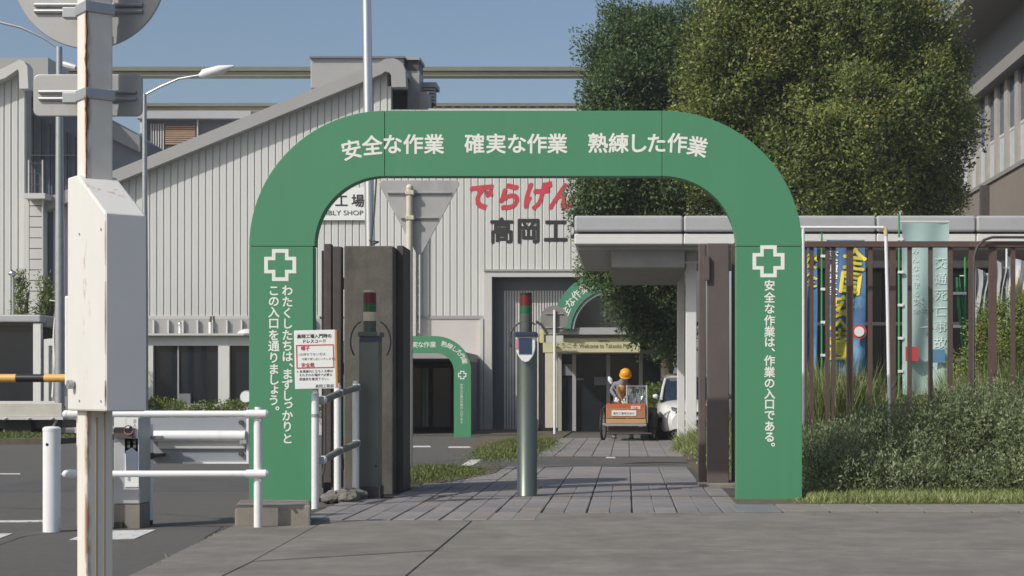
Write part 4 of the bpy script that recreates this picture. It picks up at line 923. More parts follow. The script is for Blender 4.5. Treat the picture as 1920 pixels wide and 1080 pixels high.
MB().pbox(296, 460, 826, 842, D-.03, .028).build('rib', M_flash2, bp, bevel=.01)
MB().pbox(342, 466, 866, 869.5, D-.02, .02).build('edge_strip', M_white, bp); MB().pbox(462, 466, 785, 866, D-.02, .04).build('edge_strip', M_white, bp)
for y in (792, 851): MB().tube([(PX(453, D), D-.03, PZ(y, D)), (PX(453, D), D, PZ(y, D))], .02, 12).build('bolt', M_dsteel, bp)
MB().pbox(449, 462, 817, 832, D-.07, .06).build('latch', M_galv, bp)
MB().pbox(262, 292, 852, 858, D-.28, .28).build('bracket', M_dsteel, bp); MB().pbox(262, 292, 818, 824, D-.28, .28).build('bracket', M_galv, bp)
# grey cabinet
D = 12.9
cb = thing('control_cabinet', (PX(238, D), D, 0), 'grey control cabinet with notices behind the rusty foreground post', 'cabinet')
MB().pbox(213, 262, 782, 945, D, .3).build('body', mat('cabinet_grey', (.40, .41, .42), .5), cb, bevel=.01); MB().box(PX(213, D), PX(261, D), D+.01, D+.29, 0, PZ(945, D)-.003).build('base', M_kerb, cb)
MB().box(PX(215, D), PX(231, D), D-.02, D+.2, 0, .05).build('foot', M_black, cb)
MB().pbox(234, 259, 783, 850, D-.006, .004).build('poster', M_sign, cb); MB().pbox(234, 260, 822, 913, D-.006, .004).build('poster', M_sign, cb)
MB().pbox(214, 236, 782, 801, D-.008, .005).build('label_plate', M_sign, cb)
MB().pbox(213, 247, 803, 821, D-.05, .045).build('strap', M_dsteel, cb)
MB().prism([(PX(x, D), PZ(y, D)) for x, y in ((237, 882), (236, 846), (248, 839), (259, 848), (259, 882))], D-.010, D-.007).build('picture', mat('picture_blue', (.13, .16, .22), .5), cb)
cxx, cyy = 245, 806
MB().band([(PX(x, D), PZ(y, D)) for x, y in arc_pts(cxx, cyy, 9, 0, 360, 24)], [(PX(x, D), PZ(y, D)) for x, y in arc_pts(cxx, cyy, 7.4, 0, 360, 24)], D-.06, D-.052).build('prohibition_ring', mat('faded_red', (.40, .16, .15), .6), cb)
MB().pbox(242, 247, 800, 811, D-.06, .008).build('prohibition_figure', M_black, cb)
letters([(c, 252.5, 789+i*8, 7.5, 0) for i, c in enumerate('立入禁止関係者')], D-.008, M_inkg, cb, off=.0)
letters([(c, 241.5, 829+i*8, 7, 0) for i, c in enumerate('注意')]+[(c, 241.5, 893+i*6, 6, 0) for i, c in enumerate('事項')], D-.008, M_inkg, cb, off=.0)

# posts along the pavement edge and their rails
pr = thing('white_guardrail', (PX(630, 16), 16, 0), 'three-post white pipe barrier with grey rails beside the reader post', 'guardrail')
posts = [(591, 15.0, 737), (633, 15.85, 722), (667, 16.3, 718)]
for x, D, yt in posts:
    r = .035; MB().cyl(PX(x, D), D, 0, PZ(yt, D), r, 20).build('post', M_white, pr, smooth=True); MB().cyl(PX(x, D), D, PZ(yt, D), PZ(yt-4, D), r*.72, 16).build('post_cap', M_white, pr, smooth=True)
M_railg = mat('rail_grey', (.20, .20, .185), .6, var=.2, scale=9, dirt=(.45, .45, .42), dirt_amt=.6, dirt_scale=10, dirt_stretch=1, thr=.6)
for y0 in (750, 862):
    y0_ = PZ(y0, 15.2); dz_ = .065
    MB().tube([(PX(608, 15.2), 15.2, y0_), (PX(637, 15.8), 15.8, y0_+dz_), (PX(671, 16.25), 16.25, y0_+dz_*1.9)], .034, 12).build('rail', M_railg, pr, smooth=True)
    MB().ball((PX(607, 15.2), 15.17, y0_), .04).build('end_cap', M_white, pr, smooth=True)
    for x, D, k_ in ((593, 15.08, 0), (630, 15.8, 1), (662, 16.24, 1.9)): MB().box(PX(x, D), PX(x+12, D)+.01, D-.02, D+.02, y0_-.035+dz_*k_, y0_+.035+dz_*k_).build('clamp', M_galv, pr, bevel=.008)
MB().tube([(PX(609, 15.3), 15.3, PZ(y, 15.3)) for y in (752, 790, 830, 868)]+[(PX(605, 15.3), 15.3, PZ(890, 15.3))], .012, 6).build('chain', M_dsteel, pr, smooth=True)
MB().cyl(PX(591, 15), 15, PZ(782, 15), PZ(776, 15), .038).build('band', M_galv, pr)
M_lump = mat('rough_mortar', (.17, .16, .14), .95, var=.35, scale=14, bump=1.0, bscale=35)
rk = thing('concrete_lump', (PX(650, 16.6), 16.6, 0), 'rough grey concrete lump at the foot of the white posts', 'footing')
mb = MB()
for k, (x, D, r) in enumerate(((624, 15.75, .13), (642, 15.9, .19), (663, 16.15, .15), (652, 15.7, .12))):
    mb.ball((PX(x, D), D, .06), r, 12, .42)
mb.v = [(v[0]+random.uniform(-.012, .012), v[1]+random.uniform(-.012, .012), v[2]+random.uniform(-.012, .012)) for v in mb.v]
mb.build('lump', M_lump, rk)
MB().pbox(606, 618, 905, 940, 16.4, .1).build('drain_grate', M_dsteel, rk, bevel=.005)

# dress-code board
db = thing('notice_board', (PX(591, 14.9), 14.9, PZ(728, 14.9)), 'white dress code notice board with a red frame fixed to the first white post', 'notice board')
D = 14.88; th = R(-2.0)
cxb, czb = PX(590, D), PZ(673, D)
tilt = lambda q: (cxb+(q[0]-cxb)*math.cos(th)-(q[2]-czb)*math.sin(th), q[1], czb+(q[0]-cxb)*math.sin(th)+(q[2]-czb)*math.cos(th))
th = R(1.2)
def tmb(mb): mb.v = [tilt(v) for v in mb.v]; return mb
tmb(MB().pbox(552, 629, 619, 729, D, .02)).build('board', M_sign, db, bevel=.004); tmb(MB().pbox(629, 632, 619, 728, D+.002, .018)).build('edge_strip', M_orange, db)
mb = MB()
for a, b, c, d in ((555.5, 626, 646, 647.6), (555.5, 626, 688.5, 690), (555.5, 557, 647.6, 688.5), (624.5, 626, 647.6, 688.5)): mb.pbox(a, b, c, d, D-.004, .003)
tmb(mb).build('red_frame', M_inkr, db)
letters(line('高岡工場入門時の', 557.5, 630, 8.2)+line('ドレスコード', 567, 639.5, 7.6), D, M_ink, db, off=.018, xform=tilt)
letters(line('帽子', 564.5, 652.5, 8.4)+line('安全靴', 564.5, 684, 8.4), D, M_inkr, db, off=.02, xform=tilt)
letters(line('(お持ちでない方は、', 559, 664, 6), D, M_inkg, db, off=.005, xform=tilt); letters(line('守衛で貸し出しいたします)', 566, 673, 5), D, M_inkg, db, off=.005, xform=tilt)
letters(line('※各建屋内に立ち入る際は', 555.5, 696, 5.7)+line('それぞれの場所で必要な', 560, 703, 5.7)+line('保護具を着用下さい。', 560, 710.5, 5.9)+line('高岡工務部', 590, 724, 7), D, M_ink, db, off=.006, xform=tilt)
MB().pbox(587, 595, 728, 738, D+.02, .06).build('bracket', M_galv, db)

# ---------------------------------------------------------------- reader posts with signal towers
def tower(x0, x1, y0, y1, D, parent, lit=False):
    r = (x1-x0)*D/F/2; X = PX((x0+x1)/2, D); y = D+.12
    seq = [('signal_cap', M_cream if lit else M_black, .0, .06), ('red_lens', M_red, .06, .32), ('green_lens', M_sgreen, .32, .52), ('clear_lens', M_cream if lit else M_smoke, .52, .74), ('signal_base', M_smoke, .74, 1)]
    for nm, m_, a, b in seq:
        MB().cyl(X, y, PZ(y0+(y1-y0)*b, D)+.002, PZ(y0+(y1-y0)*a, D), r*(1 if nm != 'signal_cap' else .98), 24).build(nm, m_, parent, smooth=True)
DR = 16.45
r1 = thing('reader_post', (PX(692, DR), DR, 0), 'square grey reader post with signal tower before the concrete pillar', 'reader post')
MB().pbox(673, 711, 634, 915, DR, .2).build('housing', M_reader, r1, bevel=.012); MB().pbox(672, 713, 912, 936, DR-.02, .24).build('base', M_dsteel, r1, bevel=.006)
MB().pbox(671, 713, 622, 631, DR-.03, .28).build('hood', M_smoke, r1, bevel=.01); MB().pbox(674, 711, 631, 641, DR-.01, .2).build('blue_band', M_navy, r1)
tower(677.5, 702, 543, 622, DR, r1, True)
MB().tube([(PX(705, DR), DR-.004, PZ(874, DR)), (PX(705, DR), DR-.002, PZ(874, DR))], .012, 8).build('lock', M_black, r1)
for sgn, cxr in ((-1, 672), (1, 712)):
    pts = [(PX(692+sgn*(8+30*math.sin(R(a))), DR), DR+.1, PZ(640-40*math.cos(R(a)), DR)) for a in range(20, 131, 10)]
    MB().tube(pts, .008, 8).build('side_hoop', M_dsteel, r1, smooth=True)
r2 = thing('reader_post', (PX(987, DR), DR+.1, 0), 'grey cylindrical post with white shield-shaped screen in the middle of the opening', 'reader post')
MB().lathe(PX(987, DR), DR+.12, [(.112, 0), (.112, .02), (.104, .03), (.104, PZ(640, DR))], 36).build('column', mat('satin_grey_green', (.15, .175, .155), .3, metal=.6, var=.08, scale=2, stretch=.3), r2, smooth=40)
pts = [(967, 630), (967, 652)]+[(967+(i*.0), 652) for i in ()]+[(968, 658), (972, 668), (978, 676), (985, 679.5), (992, 677), (999, 668), (1002.5, 658), (1003.5, 652), (1003.5, 630)]
MB().prism([(PX(x, DR-.03), PZ(y, DR-.03)) for x, y in pts], DR-.03, DR+.05).build('shield_housing', M_white, r2, bevel=.006)
MB().pbox(973, 997, 634, 664, DR-.036, .005).build('screen', mat('screen_blue', (.035, .06, .11), .15), r2); MB().pbox(967.5, 972, 636, 655, DR-.034, .004).build('pink_strip', mat('pink', (.55, .20, .26), .5), r2)
MB().pbox(965, 1005.5, 622, 631, DR-.06, .34).build('hood', M_navy, r2, bevel=.008)
tower(973.5, 996.5, 548, 622, DR, r2, False)
MB().tube([(PX(985+31*math.cos(R(a)), DR), DR+.1, PZ(636-34*math.sin(R(a)), DR)) for a in range(205, 50, -10)], .009, 8).build('side_hoop', M_dsteel, r2, smooth=True)
MB().tube([(PX(1004, DR), DR+.1, PZ(602, DR)), (PX(1014, DR), DR+.1, PZ(608, DR)), (PX(1026, DR), DR+.1, PZ(626, DR))], .014, 8).build('camera_arm', M_dsteel, r2, smooth=True)
MB().cyl(PX(987, DR), DR+.12, 0, .024, .135, 30).build('base_plate', M_galv, r2)
# small round lamp at the left arch post
t = thing('round_lamp', (PX(461, 16.2), 16.2, PZ(745, 16.2)), 'round white lamp peeking out behind the left arch post', 'lamp')
MB().disc((PX(464, 16.2), 16.15, PZ(744, 16.2)), (0, 1, 0), .065, .08, 24).build('rim', M_galv, t, smooth=40); MB().disc((PX(464, 16.2), 16.14, PZ(744, 16.2)), (0, -1, 0), .055, .01, 24).build('lens', M_white, t)
MB().box(PX(464, 16.2), PX(474, 16.2), 16.17, 16.2, PZ(748, 16.2), PZ(740, 16.2)).build('bracket', M_galv, t)

# ---------------------------------------------------------------- brown fence
DF = 18.6
fe = thing('brown_fence', (PX(1650, DF), DF, 0), 'tall brown steel picket fence right of the green arch', 'fence')
MB().pbox(1506, 2080, 452, 463.5, DF-.03, .07).build('top_rail', M_fence, fe, bevel=.006); MB().pbox(1506, 2080, 876, 884, DF-.02, .05).build('bottom_rail', M_fence, fe)
MB().pbox(1372, 1384, 458, 905, DF, .08).build('end_post', M_fence, fe); MB().pbox(1386, 1392, 462, 905, DF+.2, .04).build('picket', M_fence, fe); MB().pbox(1376, 1510, 455, 463, DF+.1, .05).build('top_rail', M_fence, fe)
pk_me = {}
def picket(x, w_, dd=0):
    key = w_
    if key not in pk_me:
        hw = w_*DF/F/2; m_ = MB().box(-hw, hw, 0, .035 if w_ < 12 else .06, 0, PZ(464, DF)-.002)
        me = bpy.data.meshes.new('picket'); me.from_pydata(m_.v, [], m_.f); me.materials.append(M_fence); pk_me[key] = me
    o = bpy.data.objects.new('picket', pk_me[key]); link(o, fe); o.location = (PX(x, DF)-ORG[fe.name].x, dd, 0)
for x, w_ in ((1510, 7), (1522, 7), (1552, 8), (1563, 8), (1594, 12), (1632, 8), (1674, 11), (1706, 8), (1745, 8), (1782, 9), (1822, 10), (1862, 14), (1900, 8), (1940, 8), (1980, 8), (2020, 14), (2060, 8)): picket(x, w_)
MB().tube([(PX(x, DF), DF-.08, PZ(y, DF)) for x, y in ((1823, 760), (1823, 520), (1824, 480), (1830, 463), (1842, 451), (1858, 446), (1880, 446), (2080, 447))], .016, 8).build('curved_bar', M_dsteel, fe, smooth=True)
pp = thing('pvc_frame', (PX(1664, 17.9), 17.9, 0), 'thin white plastic pipe frame with a beige elbow in front of the fence', 'pipe frame')
MB().tube([(PX(1490, 18.1), 18.1, PZ(425, 18)), (PX(1656, 18.1), 18.1, PZ(425, 18))], .018, 12).build('cross_pipe', M_white, pp, smooth=True)
MB().tube([(PX(1655, 18.1), 18.1, PZ(425, 18)), (PX(1660, 18.1), 18.1, PZ(427, 18)), (PX(1661, 18.1), 18.1, PZ(440, 18))], .024, 12).build('elbow', mat('elbow_beige', (.62, .52, .30), .5), pp, smooth=True)
MB().tube([(PX(1661, 18.1), 18.1, PZ(438, 18)), (PX(1664, 18.1), 18.1, PZ(560, 18)), (PX(1670, 18.1), 18.1, 0)], .020, 12).build('upright', M_white, pp, smooth=True)
MB().tube([(PX(1506, 18.1), 18.1, PZ(425, 18)), (PX(1506, 18.1), 18.1, 0)], .018, 8).build('upright', M_white, pp, smooth=True)

# banners (nobori)
M_blue = mat('banner_blue', (.07, .17, .34), .7, var=.3, scale=3, dirt=(.18, .38, .55), dirt_amt=.8, dirt_scale=2.5, dirt_stretch=.6, thr=.5, soft=.12, trans=.2)
M_teal = mat('banner_teal', (.44, .60, .57), .7, var=.08, scale=3, trans=.25)
M_byel = mat('banner_yellow', (.68, .58, .06), .6)
def cloth_fn(D, x0, x1, y0, y1, amp, slant=0, narrow=0):
    def fn(q, u=None):
        return q
    def pos(u, v):
        x = x0+(x1-x0)*u+slant*v; x = x+(x0+(x1-x0)*.5-x)*narrow*v*.4
        return (PX(x, D), D+amp*math.sin(u*9+v*4)*(.4+v)+amp*.6*math.sin(v*9+u*2), PZ(y0+(y1-y0)*v, D))
    return pos
def banner(D, x0, x1, y0, y1, m_, label, pole_x, ptop, group, chars=(), amp=.05, extra=None, slant=0, pm=None):
    t = thing('banner', (PX(pole_x, D), D, 0), label, 'banner', group); pos = cloth_fn(D, x0, x1, y0, y1, amp, slant)
    nu, nv = 14, 36; vs = [pos(i/nu, j/nv) for j in range(nv+1) for i in range(nu+1)]
    MB().add(vs, [(j*(nu+1)+i, j*(nu+1)+i+1, (j+1)*(nu+1)+i+1, (j+1)*(nu+1)+i) for j in range(nv) for i in range(nu)]).build('cloth', m_, t, smooth=60)
    MB().tube([(PX(pole_x, D), D+.02, 0), (PX(pole_x, D), D+.02, PZ(ptop, D))], .014, 8).build('pole', pm or mat('pole_green', (.05, .30, .10), .4), t, smooth=True)
    MB().tube([(PX(pole_x, D), D+.02, PZ(y0-3, D)), (PX(x1, D), D+.02, PZ(y0-3, D))], .009, 6).build('crossbar', M_white, t)
    k = y0+30
    while k < y1: MB().pbox(min(pole_x, x0)-2, max(pole_x, x0)+2, k-2.5, k+2.5, D-.02, .03).build('loop', M_white, t); k += 62
    for cm, cs, off in chars:
        def drape(q):
            px_, py_ = q[0]*F/(D)+VX, VY-(q[2]-H)*F/D
            u = (px_-x0)/(x1-x0); v = (py_-y0)/(y1-y0); p = pos(u, v); return (p[0], p[1]-.015-(D-q[1])*.5, p[2])
        letters(cs, D, cm, t, off=off, xform=drape)
    return t, pos
BG = 'nobori banners behind the fence'
bt_, pos = banner(24, 1550, 1622, 450, 705, M_blue, 'blue banner with big yellow characters, on a green pole', 1541, 436, BG,
    [(M_byel, [('全', 1602, 486, 44, -8), ('国', 1594, 530, 44, -8), ('安', 1580, 576, 44, -5), ('全', 1574, 618, 42, 0), ('週', 1571, 656, 40, 0)], .04), (M_white, [('交', 1562, 478, 22, -6), ('通', 1561, 500, 22, -6), ('安', 1560, 522, 22, -6), ('全', 1560, 544, 20, -4)], .01)])
mb = MB(); p0 = pos(.82, .68)
MB().disc((PX(1610, 23.9), 23.86, PZ(622, 23.9)), (0, -1, 0), .11, .01, 24).build('red_badge', M_inkr, bt_); MB().disc((PX(1610, 23.9), 23.845, PZ(622, 23.9)), (0, -1, 0), .075, .01, 20).build('white_badge', M_white, bt_)
banner(24.2, 1500, 1532, 452, 760, M_blue, 'blue banner mostly hidden behind the right arch post', 1499, 440, BG, [(M_byel, [('安', 1518, 490, 30, 0), ('全', 1517, 525, 30, 0)], .03)])
M_tl = mat('banner_pale', (.50, .62, .59), .6)
bt_, pos = banner(22.8, 1692, 1780, 418, 740, M_teal, 'pale teal banner with faded white characters, on a green pole', 1686, 402, BG,
    [(M_tl, [(c, 1763, 492+i*30, 24, 0) for i, c in enumerate('交通死亡事故')]+[('返', 1736, 568, 30, 0), ('上', 1736, 602, 30, 0)]+[(c, 1716, 470+i*16, 13, 0) for i, c in enumerate('みんなで守る安全')], .0)], amp=.04)
MB().pbox(1698, 1722, 650, 677, 22.7, .01).build('red_patch', M_inkr, bt_); MB().pbox(1748, 1772, 655, 680, 22.7, .01).build('blue_patch', mat('patch_blue', (.10, .25, .40), .6), bt_)
banner(23.5, 1790, 1800, 520, 700, mat('cloth_green', (.04, .20, .09), .7, trans=.2), 'narrow green cloth hanging right of the teal banner', 1810, 482, BG, amp=.03, slant=18)
def cloth(D, pts_top, y1, m_, label, amp=.06):
    t = thing('hanging_cloth', (PX((pts_top[0]+pts_top[1])/2, D), D, 0), label, 'cloth', 'cloths hung on a line behind the fence'); x0, x1, y0a, y0b = pts_top[0], pts_top[1], pts_top[2], pts_top[3]
    nu, nv = 18, 16; vs = []
    for j in range(nv+1):
        for i in range(nu+1):
            u, v = i/nu, j/nv; ya = y0a+(y0b-y0a)*u+10*math.sin(math.pi*u); y = ya+(y1-ya)*v+6*math.sin(u*7)*v
            vs.append((PX(x0+(x1-x0)*u+5*math.sin(v*4+u*3), D), D+amp*math.sin(u*16+v*2)+.03*math.sin(v*7), PZ(y, D)))
    MB().add(vs, [(j*(nu+1)+i, j*(nu+1)+i+1, (j+1)*(nu+1)+i+1, (j+1)*(nu+1)+i) for j in range(nv) for i in range(nu)]).build('cloth', m_, t, smooth=60)
    MB().tube([(PX(x0, D), D+.02, 0), (PX(x0, D), D+.02, PZ(y0a-12, D))], .014, 6).build('pole', M_white, t); return t
cloth(22.5, (1828, 1862, 498, 505), 600, mat('cloth_grey', (.40, .42, .42), .8, var=.15, scale=3, trans=.2), 'grey cloth with sagging top hung left of the thick fence post')
cloth(22.3, (1864, 1892, 480, 500), 590, mat('cloth_grey', (.40, .42, .42), .8), 'slate grey cloth hung right of the thick fence post')
cloth(22.6, (1888, 1960, 478, 486), 560, mat('cloth_pale', (.66, .67, .70), .8, var=.12, scale=4, trans=.25, dirt=(.65, .48, .10), dirt_amt=.8, dirt_scale=1.4, dirt_stretch=1, thr=.55, soft=.05), 'white and yellow cloth hung at the right edge')
cloth(22.7, (1822, 1842, 560, 575), 650, mat('cloth_red', (.30, .06, .06), .8), 'dark red cloth corner left of the yellow-green shrub')

# ---------------------------------------------------------------- cart
DC = 35.2
ca = thing('hand_cart', (PX(1180, DC), DC+.6, 0), 'orange panelled two-wheeled hand cart with a company plate on its front', 'cart')
M_cart = mat('cart_orange', (.42, .19, .09), .5, var=.12, scale=3); M_cart2 = mat('cart_red', (.50, .11, .05), .5); M_wood = mat('cart_tan', (.50, .29, .13), .6, var=.15, scale=5)
MB().pbox(1137, 1210, 764, 784, DC, .03).build('front_panel', M_cart, ca, bevel=.005); MB().pbox(1137, 1210, 757, 763.7, DC, .03).build('top_panel', M_cart2, ca, bevel=.005)
MB().pbox(1136.5, 1211, 785.5, 794, DC-.02, .03).build('lower_panel', M_wood, ca, bevel=.005); MB().pbox(1135, 1212, 794.6, 799, DC-.04, .04).build('bumper', M_galv, ca, bevel=.005)
for x in (1137.5, 1208.5): MB().box(PX(x, DC)-.012, PX(x, DC)+.012, DC+.04, DC+1.5, PZ(795, DC), PZ(760, DC)).build('side_panel', M_wood, ca)
MB().box(PX(1137, DC), PX(1210, DC), DC+.04, DC+1.5, PZ(796, DC), PZ(793, DC)).build('floor', M_wood, ca)
MB().box(PX(1140, DC), PX(1207, DC), DC+.05, DC+.12, PZ(814, DC), PZ(800, DC)).build('under_frame', mat('frame_maroon', (.04, .022, .02), .6), ca)
MB().tube([(PX(1137, DC), DC+.03, PZ(813, DC)), (PX(1222, DC), DC+.03, PZ(813, DC))], .02, 8).build('axle_bar', M_dsteel, ca)
MB().pbox(1147, 1193, 769.5, 779.5, DC-.012, .01).build('name_plate', M_sign, ca); MB().pbox(1183, 1201, 761, 767.5, DC-.012, .01).build('small_plate', mat('plate_pink', (.75, .55, .50), .5), ca)
letters(line('豊和工業株式会社', 1149.5, 775, 5.1), DC-.013, M_ink, ca, off=.006); letters(line('注意', 1186, 764.8, 5), DC-.013, M_inkr, ca, off=.0)
def wheel(x, D, r, parent, tilt_=8):
    s_ = Vector((1, math.tan(R(tilt_))*-1, 0)).normalized(); c = Vector((PX(x, D), D, r)); f_ = Vector((-s_.y, s_.x, 0))
    ring = [c+f_*math.cos(2*math.pi*i/28)*(r-.03)+Vector((0, 0, 1))*math.sin(2*math.pi*i/28)*(r-.03) for i in range(29)]
    ty = MB().tube(ring, .032, 8, cap=False).build('tyre', M_rubber, parent, smooth=True)
    MB().tube([c+(p-c)*.93 for p in ring], .008, 6, cap=False).build('rim', M_galv, parent)
    MB().tube([c-s_*.05, c+s_*.05], .035, 10).build('hub', M_galv, parent)
    sp = MB()
    for i in range(0, 28, 2): sp.tube([c, c+(ring[i]-c)*.93], .003, 4)
    sp.build('spokes', M_galv, parent)
wheel(1131, DC+.6, .37, ca); wheel(1221, DC+.6, .37, ca); wheel(1226, DC+.55, .37, ca, 14)
MB().tube([(PX(1128, DC), DC+.3, .2), (PX(1127, DC), DC+.3, PZ(770, DC)), (PX(1136, DC), DC+.3, PZ(760, DC))], .02, 6).build('wheel_guard', M_black, ca, smooth=True)
MB().box(PX(1213, DC), PX(1233, DC), DC+.3, DC+.9, .28, PZ(764, DC)).build('wheel_cover', M_black, ca, bevel=.03)
MB().tube([(PX(1140, DC), DC+1.5, PZ(775, DC)), (PX(1144, DC), DC+2.0, PZ(765, DC)), (PX(1178, DC), DC+2.0, PZ(765, DC)), (PX(1205, DC), DC+1.5, PZ(775, DC))], .016, 6).build('pull_handle', M_chrome, ca, smooth=True)
kb = thing('clear_container', (PX(1192, DC), DC+.4, PZ(757, DC)), 'clear plastic bin in a steel frame standing in the cart', 'container')
M_clear = mat('clear_plastic', (.35, .42, .45), .08, alpha=.45, spec=.8)
for x in (1176, 1213): MB().tube([(PX(x, DC), DC+.1, PZ(793, DC)), (PX(x-.5, DC), DC+.1, PZ(722, DC))], .022, 8).build('frame_post', M_chrome, kb, smooth=True)
MB().tube([(PX(1175.5, DC), DC+.1, PZ(724, DC)), (PX(1213, DC), DC+.1, PZ(724, DC))], .018, 8).build('frame_bar', M_chrome, kb, smooth=True)
mb = MB(); rn = random.Random(4); nu, nv = 12, 8; vs = []
for j in range(nv+1):
    for i in range(nu+1): vs.append((PX(1179+31*i/nu, DC)+rn.uniform(-.01, .01), DC+.15+rn.uniform(-.05, .05), PZ(792-66*j/nv, DC)+rn.uniform(-.01, .01)))
mb.add(vs, [(j*(nu+1)+i, j*(nu+1)+i+1, (j+1)*(nu+1)+i+1, (j+1)*(nu+1)+i) for j in range(nv) for i in range(nu)]); mb.build('plastic_sheet', M_clear, kb)
MB().box(PX(1180, DC), PX(1209, DC), DC+.25, DC+.7, PZ(792, DC), PZ(738, DC)).build('inner_bin', mat('bin_grey', (.13, .15, .16), .3), kb, bevel=.02)
gc = thing('green_crate', (PX(1211, DC), DC+.9, 0), 'small green crate standing behind the cart wheel', 'crate')
D = DC+.9; mb = MB().box(PX(1201, D), PX(1221, D), D, D+.02, .0, .17).box(PX(1201, D), PX(1203, D), D+.022, D+.3, 0, .17).box(PX(1219, D), PX(1221, D), D+.022, D+.3, 0, .17).box(PX(1203, D)+.001, PX(1219, D)-.001, D+.022, D+.3, 0, .015)
mb.build('crate_body', mat('crate_green', (.05, .18, .10), .5), gc); MB().box(PX(1200, D), PX(1222, D), D-.012, D-.001, .14, .17).build('rim', mat('crate_green', (.05, .18, .10), .5), gc)

# ---------------------------------------------------------------- person bending behind the cart
pe = thing('person', (PX(1164, 36.9), 36.9, 0), 'person in yellow helmet and orange vest bending over behind the cart', 'person')
DP = 36.9; pu = DP/F
def pj(x, y, dy=0): return Vector((PX(x, DP), DP+dy, PZ(y, DP)))-ORG[pe.name]
def skin(name, pts, edges, rad, m_, root=0):
    me = bpy.data.meshes.new(name); me.from_pydata([tuple(p) for p in pts], edges, []); o = bpy.data.objects.new(name, me); link(o, pe)
    sk_ = o.modifiers.new('skin', 'SKIN'); sk_.use_smooth_shade = True; sv = me.skin_vertices[0].data if me.skin_vertices else None
    if sv is None:
        bpy.context.view_layer.objects.active = o; sv = me.skin_vertices[0].data
    for i, r_ in enumerate(rad): sv[i].radius = (r_, r_) if not isinstance(r_, tuple) else r_; sv[i].use_root = (i == root)
    sb_ = o.modifiers.new('sub', 'SUBSURF'); sb_.levels = 2; sb_.render_levels = 2; me.materials.append(m_); return o
M_trou = mat('trousers', (.055, .055, .065), .9); M_shirt = mat('shirt_grey', (.20, .20, .23), .85); M_vest = mat('vest_orange', (.50, .24, .06), .7); M_helm = mat('helmet_yellow', (.78, .34, .015), .25)
# body: pelvis, spine, neck, head, legs, arms (one continuous figure)
J = [pj(1163, 758, .05), pj(1163, 742), pj(1165, 727, -.08), pj(1169, 718, -.2), pj(1171, 712, -.28), pj(1173, 703, -.34),
     pj(1155, 762, .05), pj(1152, 793, -.02), pj(1152, 818, .05), pj(1151, 824, -.12),
     pj(1175, 762, .05), pj(1183, 793, -.02), pj(1184, 818, .05), pj(1184, 824, -.12),
     pj(1153, 720, -.08), pj(1146, 733, -.15), pj(1156, 746, -.3), pj(1178, 722, -.12), pj(1182, 738, -.2), pj(1170, 749, -.32)]
E_ = [(0, 1), (1, 2), (2, 3), (3, 4), (4, 5), (0, 6), (6, 7), (7, 8), (8, 9), (0, 10), (10, 11), (11, 12), (12, 13), (2, 14), (14, 15), (15, 16), (2, 17), (17, 18), (18, 19)]
Rr = [.15, .14, .16, .09, .06, .095, .10, .075, .05, .028, .10, .075, .05, .028, .07, .05, .032, .07, .05, .032]
skin('body', J, E_, Rr, M_shirt)
skin('trousers', [J[0], J[6], J[7], J[8], J[10], J[11], J[12]], [(0, 1), (1, 2), (2, 3), (0, 4), (4, 5), (5, 6)], [.165, .12, .092, .075, .12, .092, .075], M_trou)
for a, b in ((8, 9), (12, 13)):
    skin('shoe', [J[a]+Vector((0, .05, -.06)), J[a]+Vector((0, -.03, -.07)), J[b]+Vector((0, -.02, -.01))], [(0, 1), (1, 2)], [.07, .075, .055], M_rubber)
skin('vest', [J[1]+Vector((0, -.03, 0)), J[2]+Vector((0, -.05, 0)), J[3]+Vector((0, -.02, 0)), J[0]+Vector((0, -.02, .02))], [(0, 1), (1, 2), (0, 3)], [(.10, .15), (.12, .165), (.09, .10), (.11, .16)], M_vest)
skin('face', [J[5]+Vector((0, -.02, .0)), J[5]+Vector((.0, -.03, -.07)), J[5]+Vector((0, -.02, -.12))], [(0, 1), (1, 2)], [.085, .08, .055], M_skin)
hm = MB(); hc = J[5]+ORG[pe.name]+Vector((.0, -.02, .03))
hrot = lambda mb_: setattr(mb_, 'v', [tuple(Matrix.Rotation(R(38), 3, 'X') @ (Vector(v)-hc)+hc) for v in mb_.v]) or mb_
hrot(hm.lathe(hc.x, hc.y, [(.135, hc.z-.04), (.133, hc.z), (.12, hc.z+.05), (.085, hc.z+.09), (.04, hc.z+.11), (.003, hc.z+.115)], 20)).build('helmet', M_helm, pe, smooth=True)
hrot(MB().lathe(hc.x, hc.y-.012, [(.142, hc.z-.05), (.145, hc.z-.04), (.13, hc.z-.02)], 20)).build('helmet_brim', M_helm, pe, smooth=True)
for k, sg_ in ((16, -1), (19, 1)):
    palm = J[k]; skin('glove', [palm, palm+Vector((0, -.05, -.03)), palm+Vector((0, -.09, -.05))], [(0, 1), (1, 2)], [.034, .042, .026], M_white)
    for q in range(4): b = palm+Vector(((q-1.5)*.022, -.08, -.045)); skin('finger', [b, b+Vector((0, -.035, -.015)), b+Vector((0, -.045, -.045+.004*q)), b+Vector((0, -.03, -.06))], [(0, 1), (1, 2), (2, 3)], [.011, .010, .009, .008], M_white)
    b = palm+Vector((-sg_*.035, -.04, -.03)); skin('thumb', [b, b+Vector((-sg_*.02, -.03, -.015)), b+Vector((-sg_*.015, -.05, -.035))], [(0, 1), (1, 2)], [.012, .011, .009], M_white)
br_ = thing('broom', (PX(1155, 36.5), 36.5, PZ(752, 36.5)), 'white-headed broom held up by the person in the yellow helmet', 'broom')
MB().tube([(PX(1144, 36.5), 36.5, PZ(716, 36.5)), (PX(1168, 36.5), 36.45, PZ(752, 36.5))], .012, 8).build('stick', M_galv, br_, smooth=True)
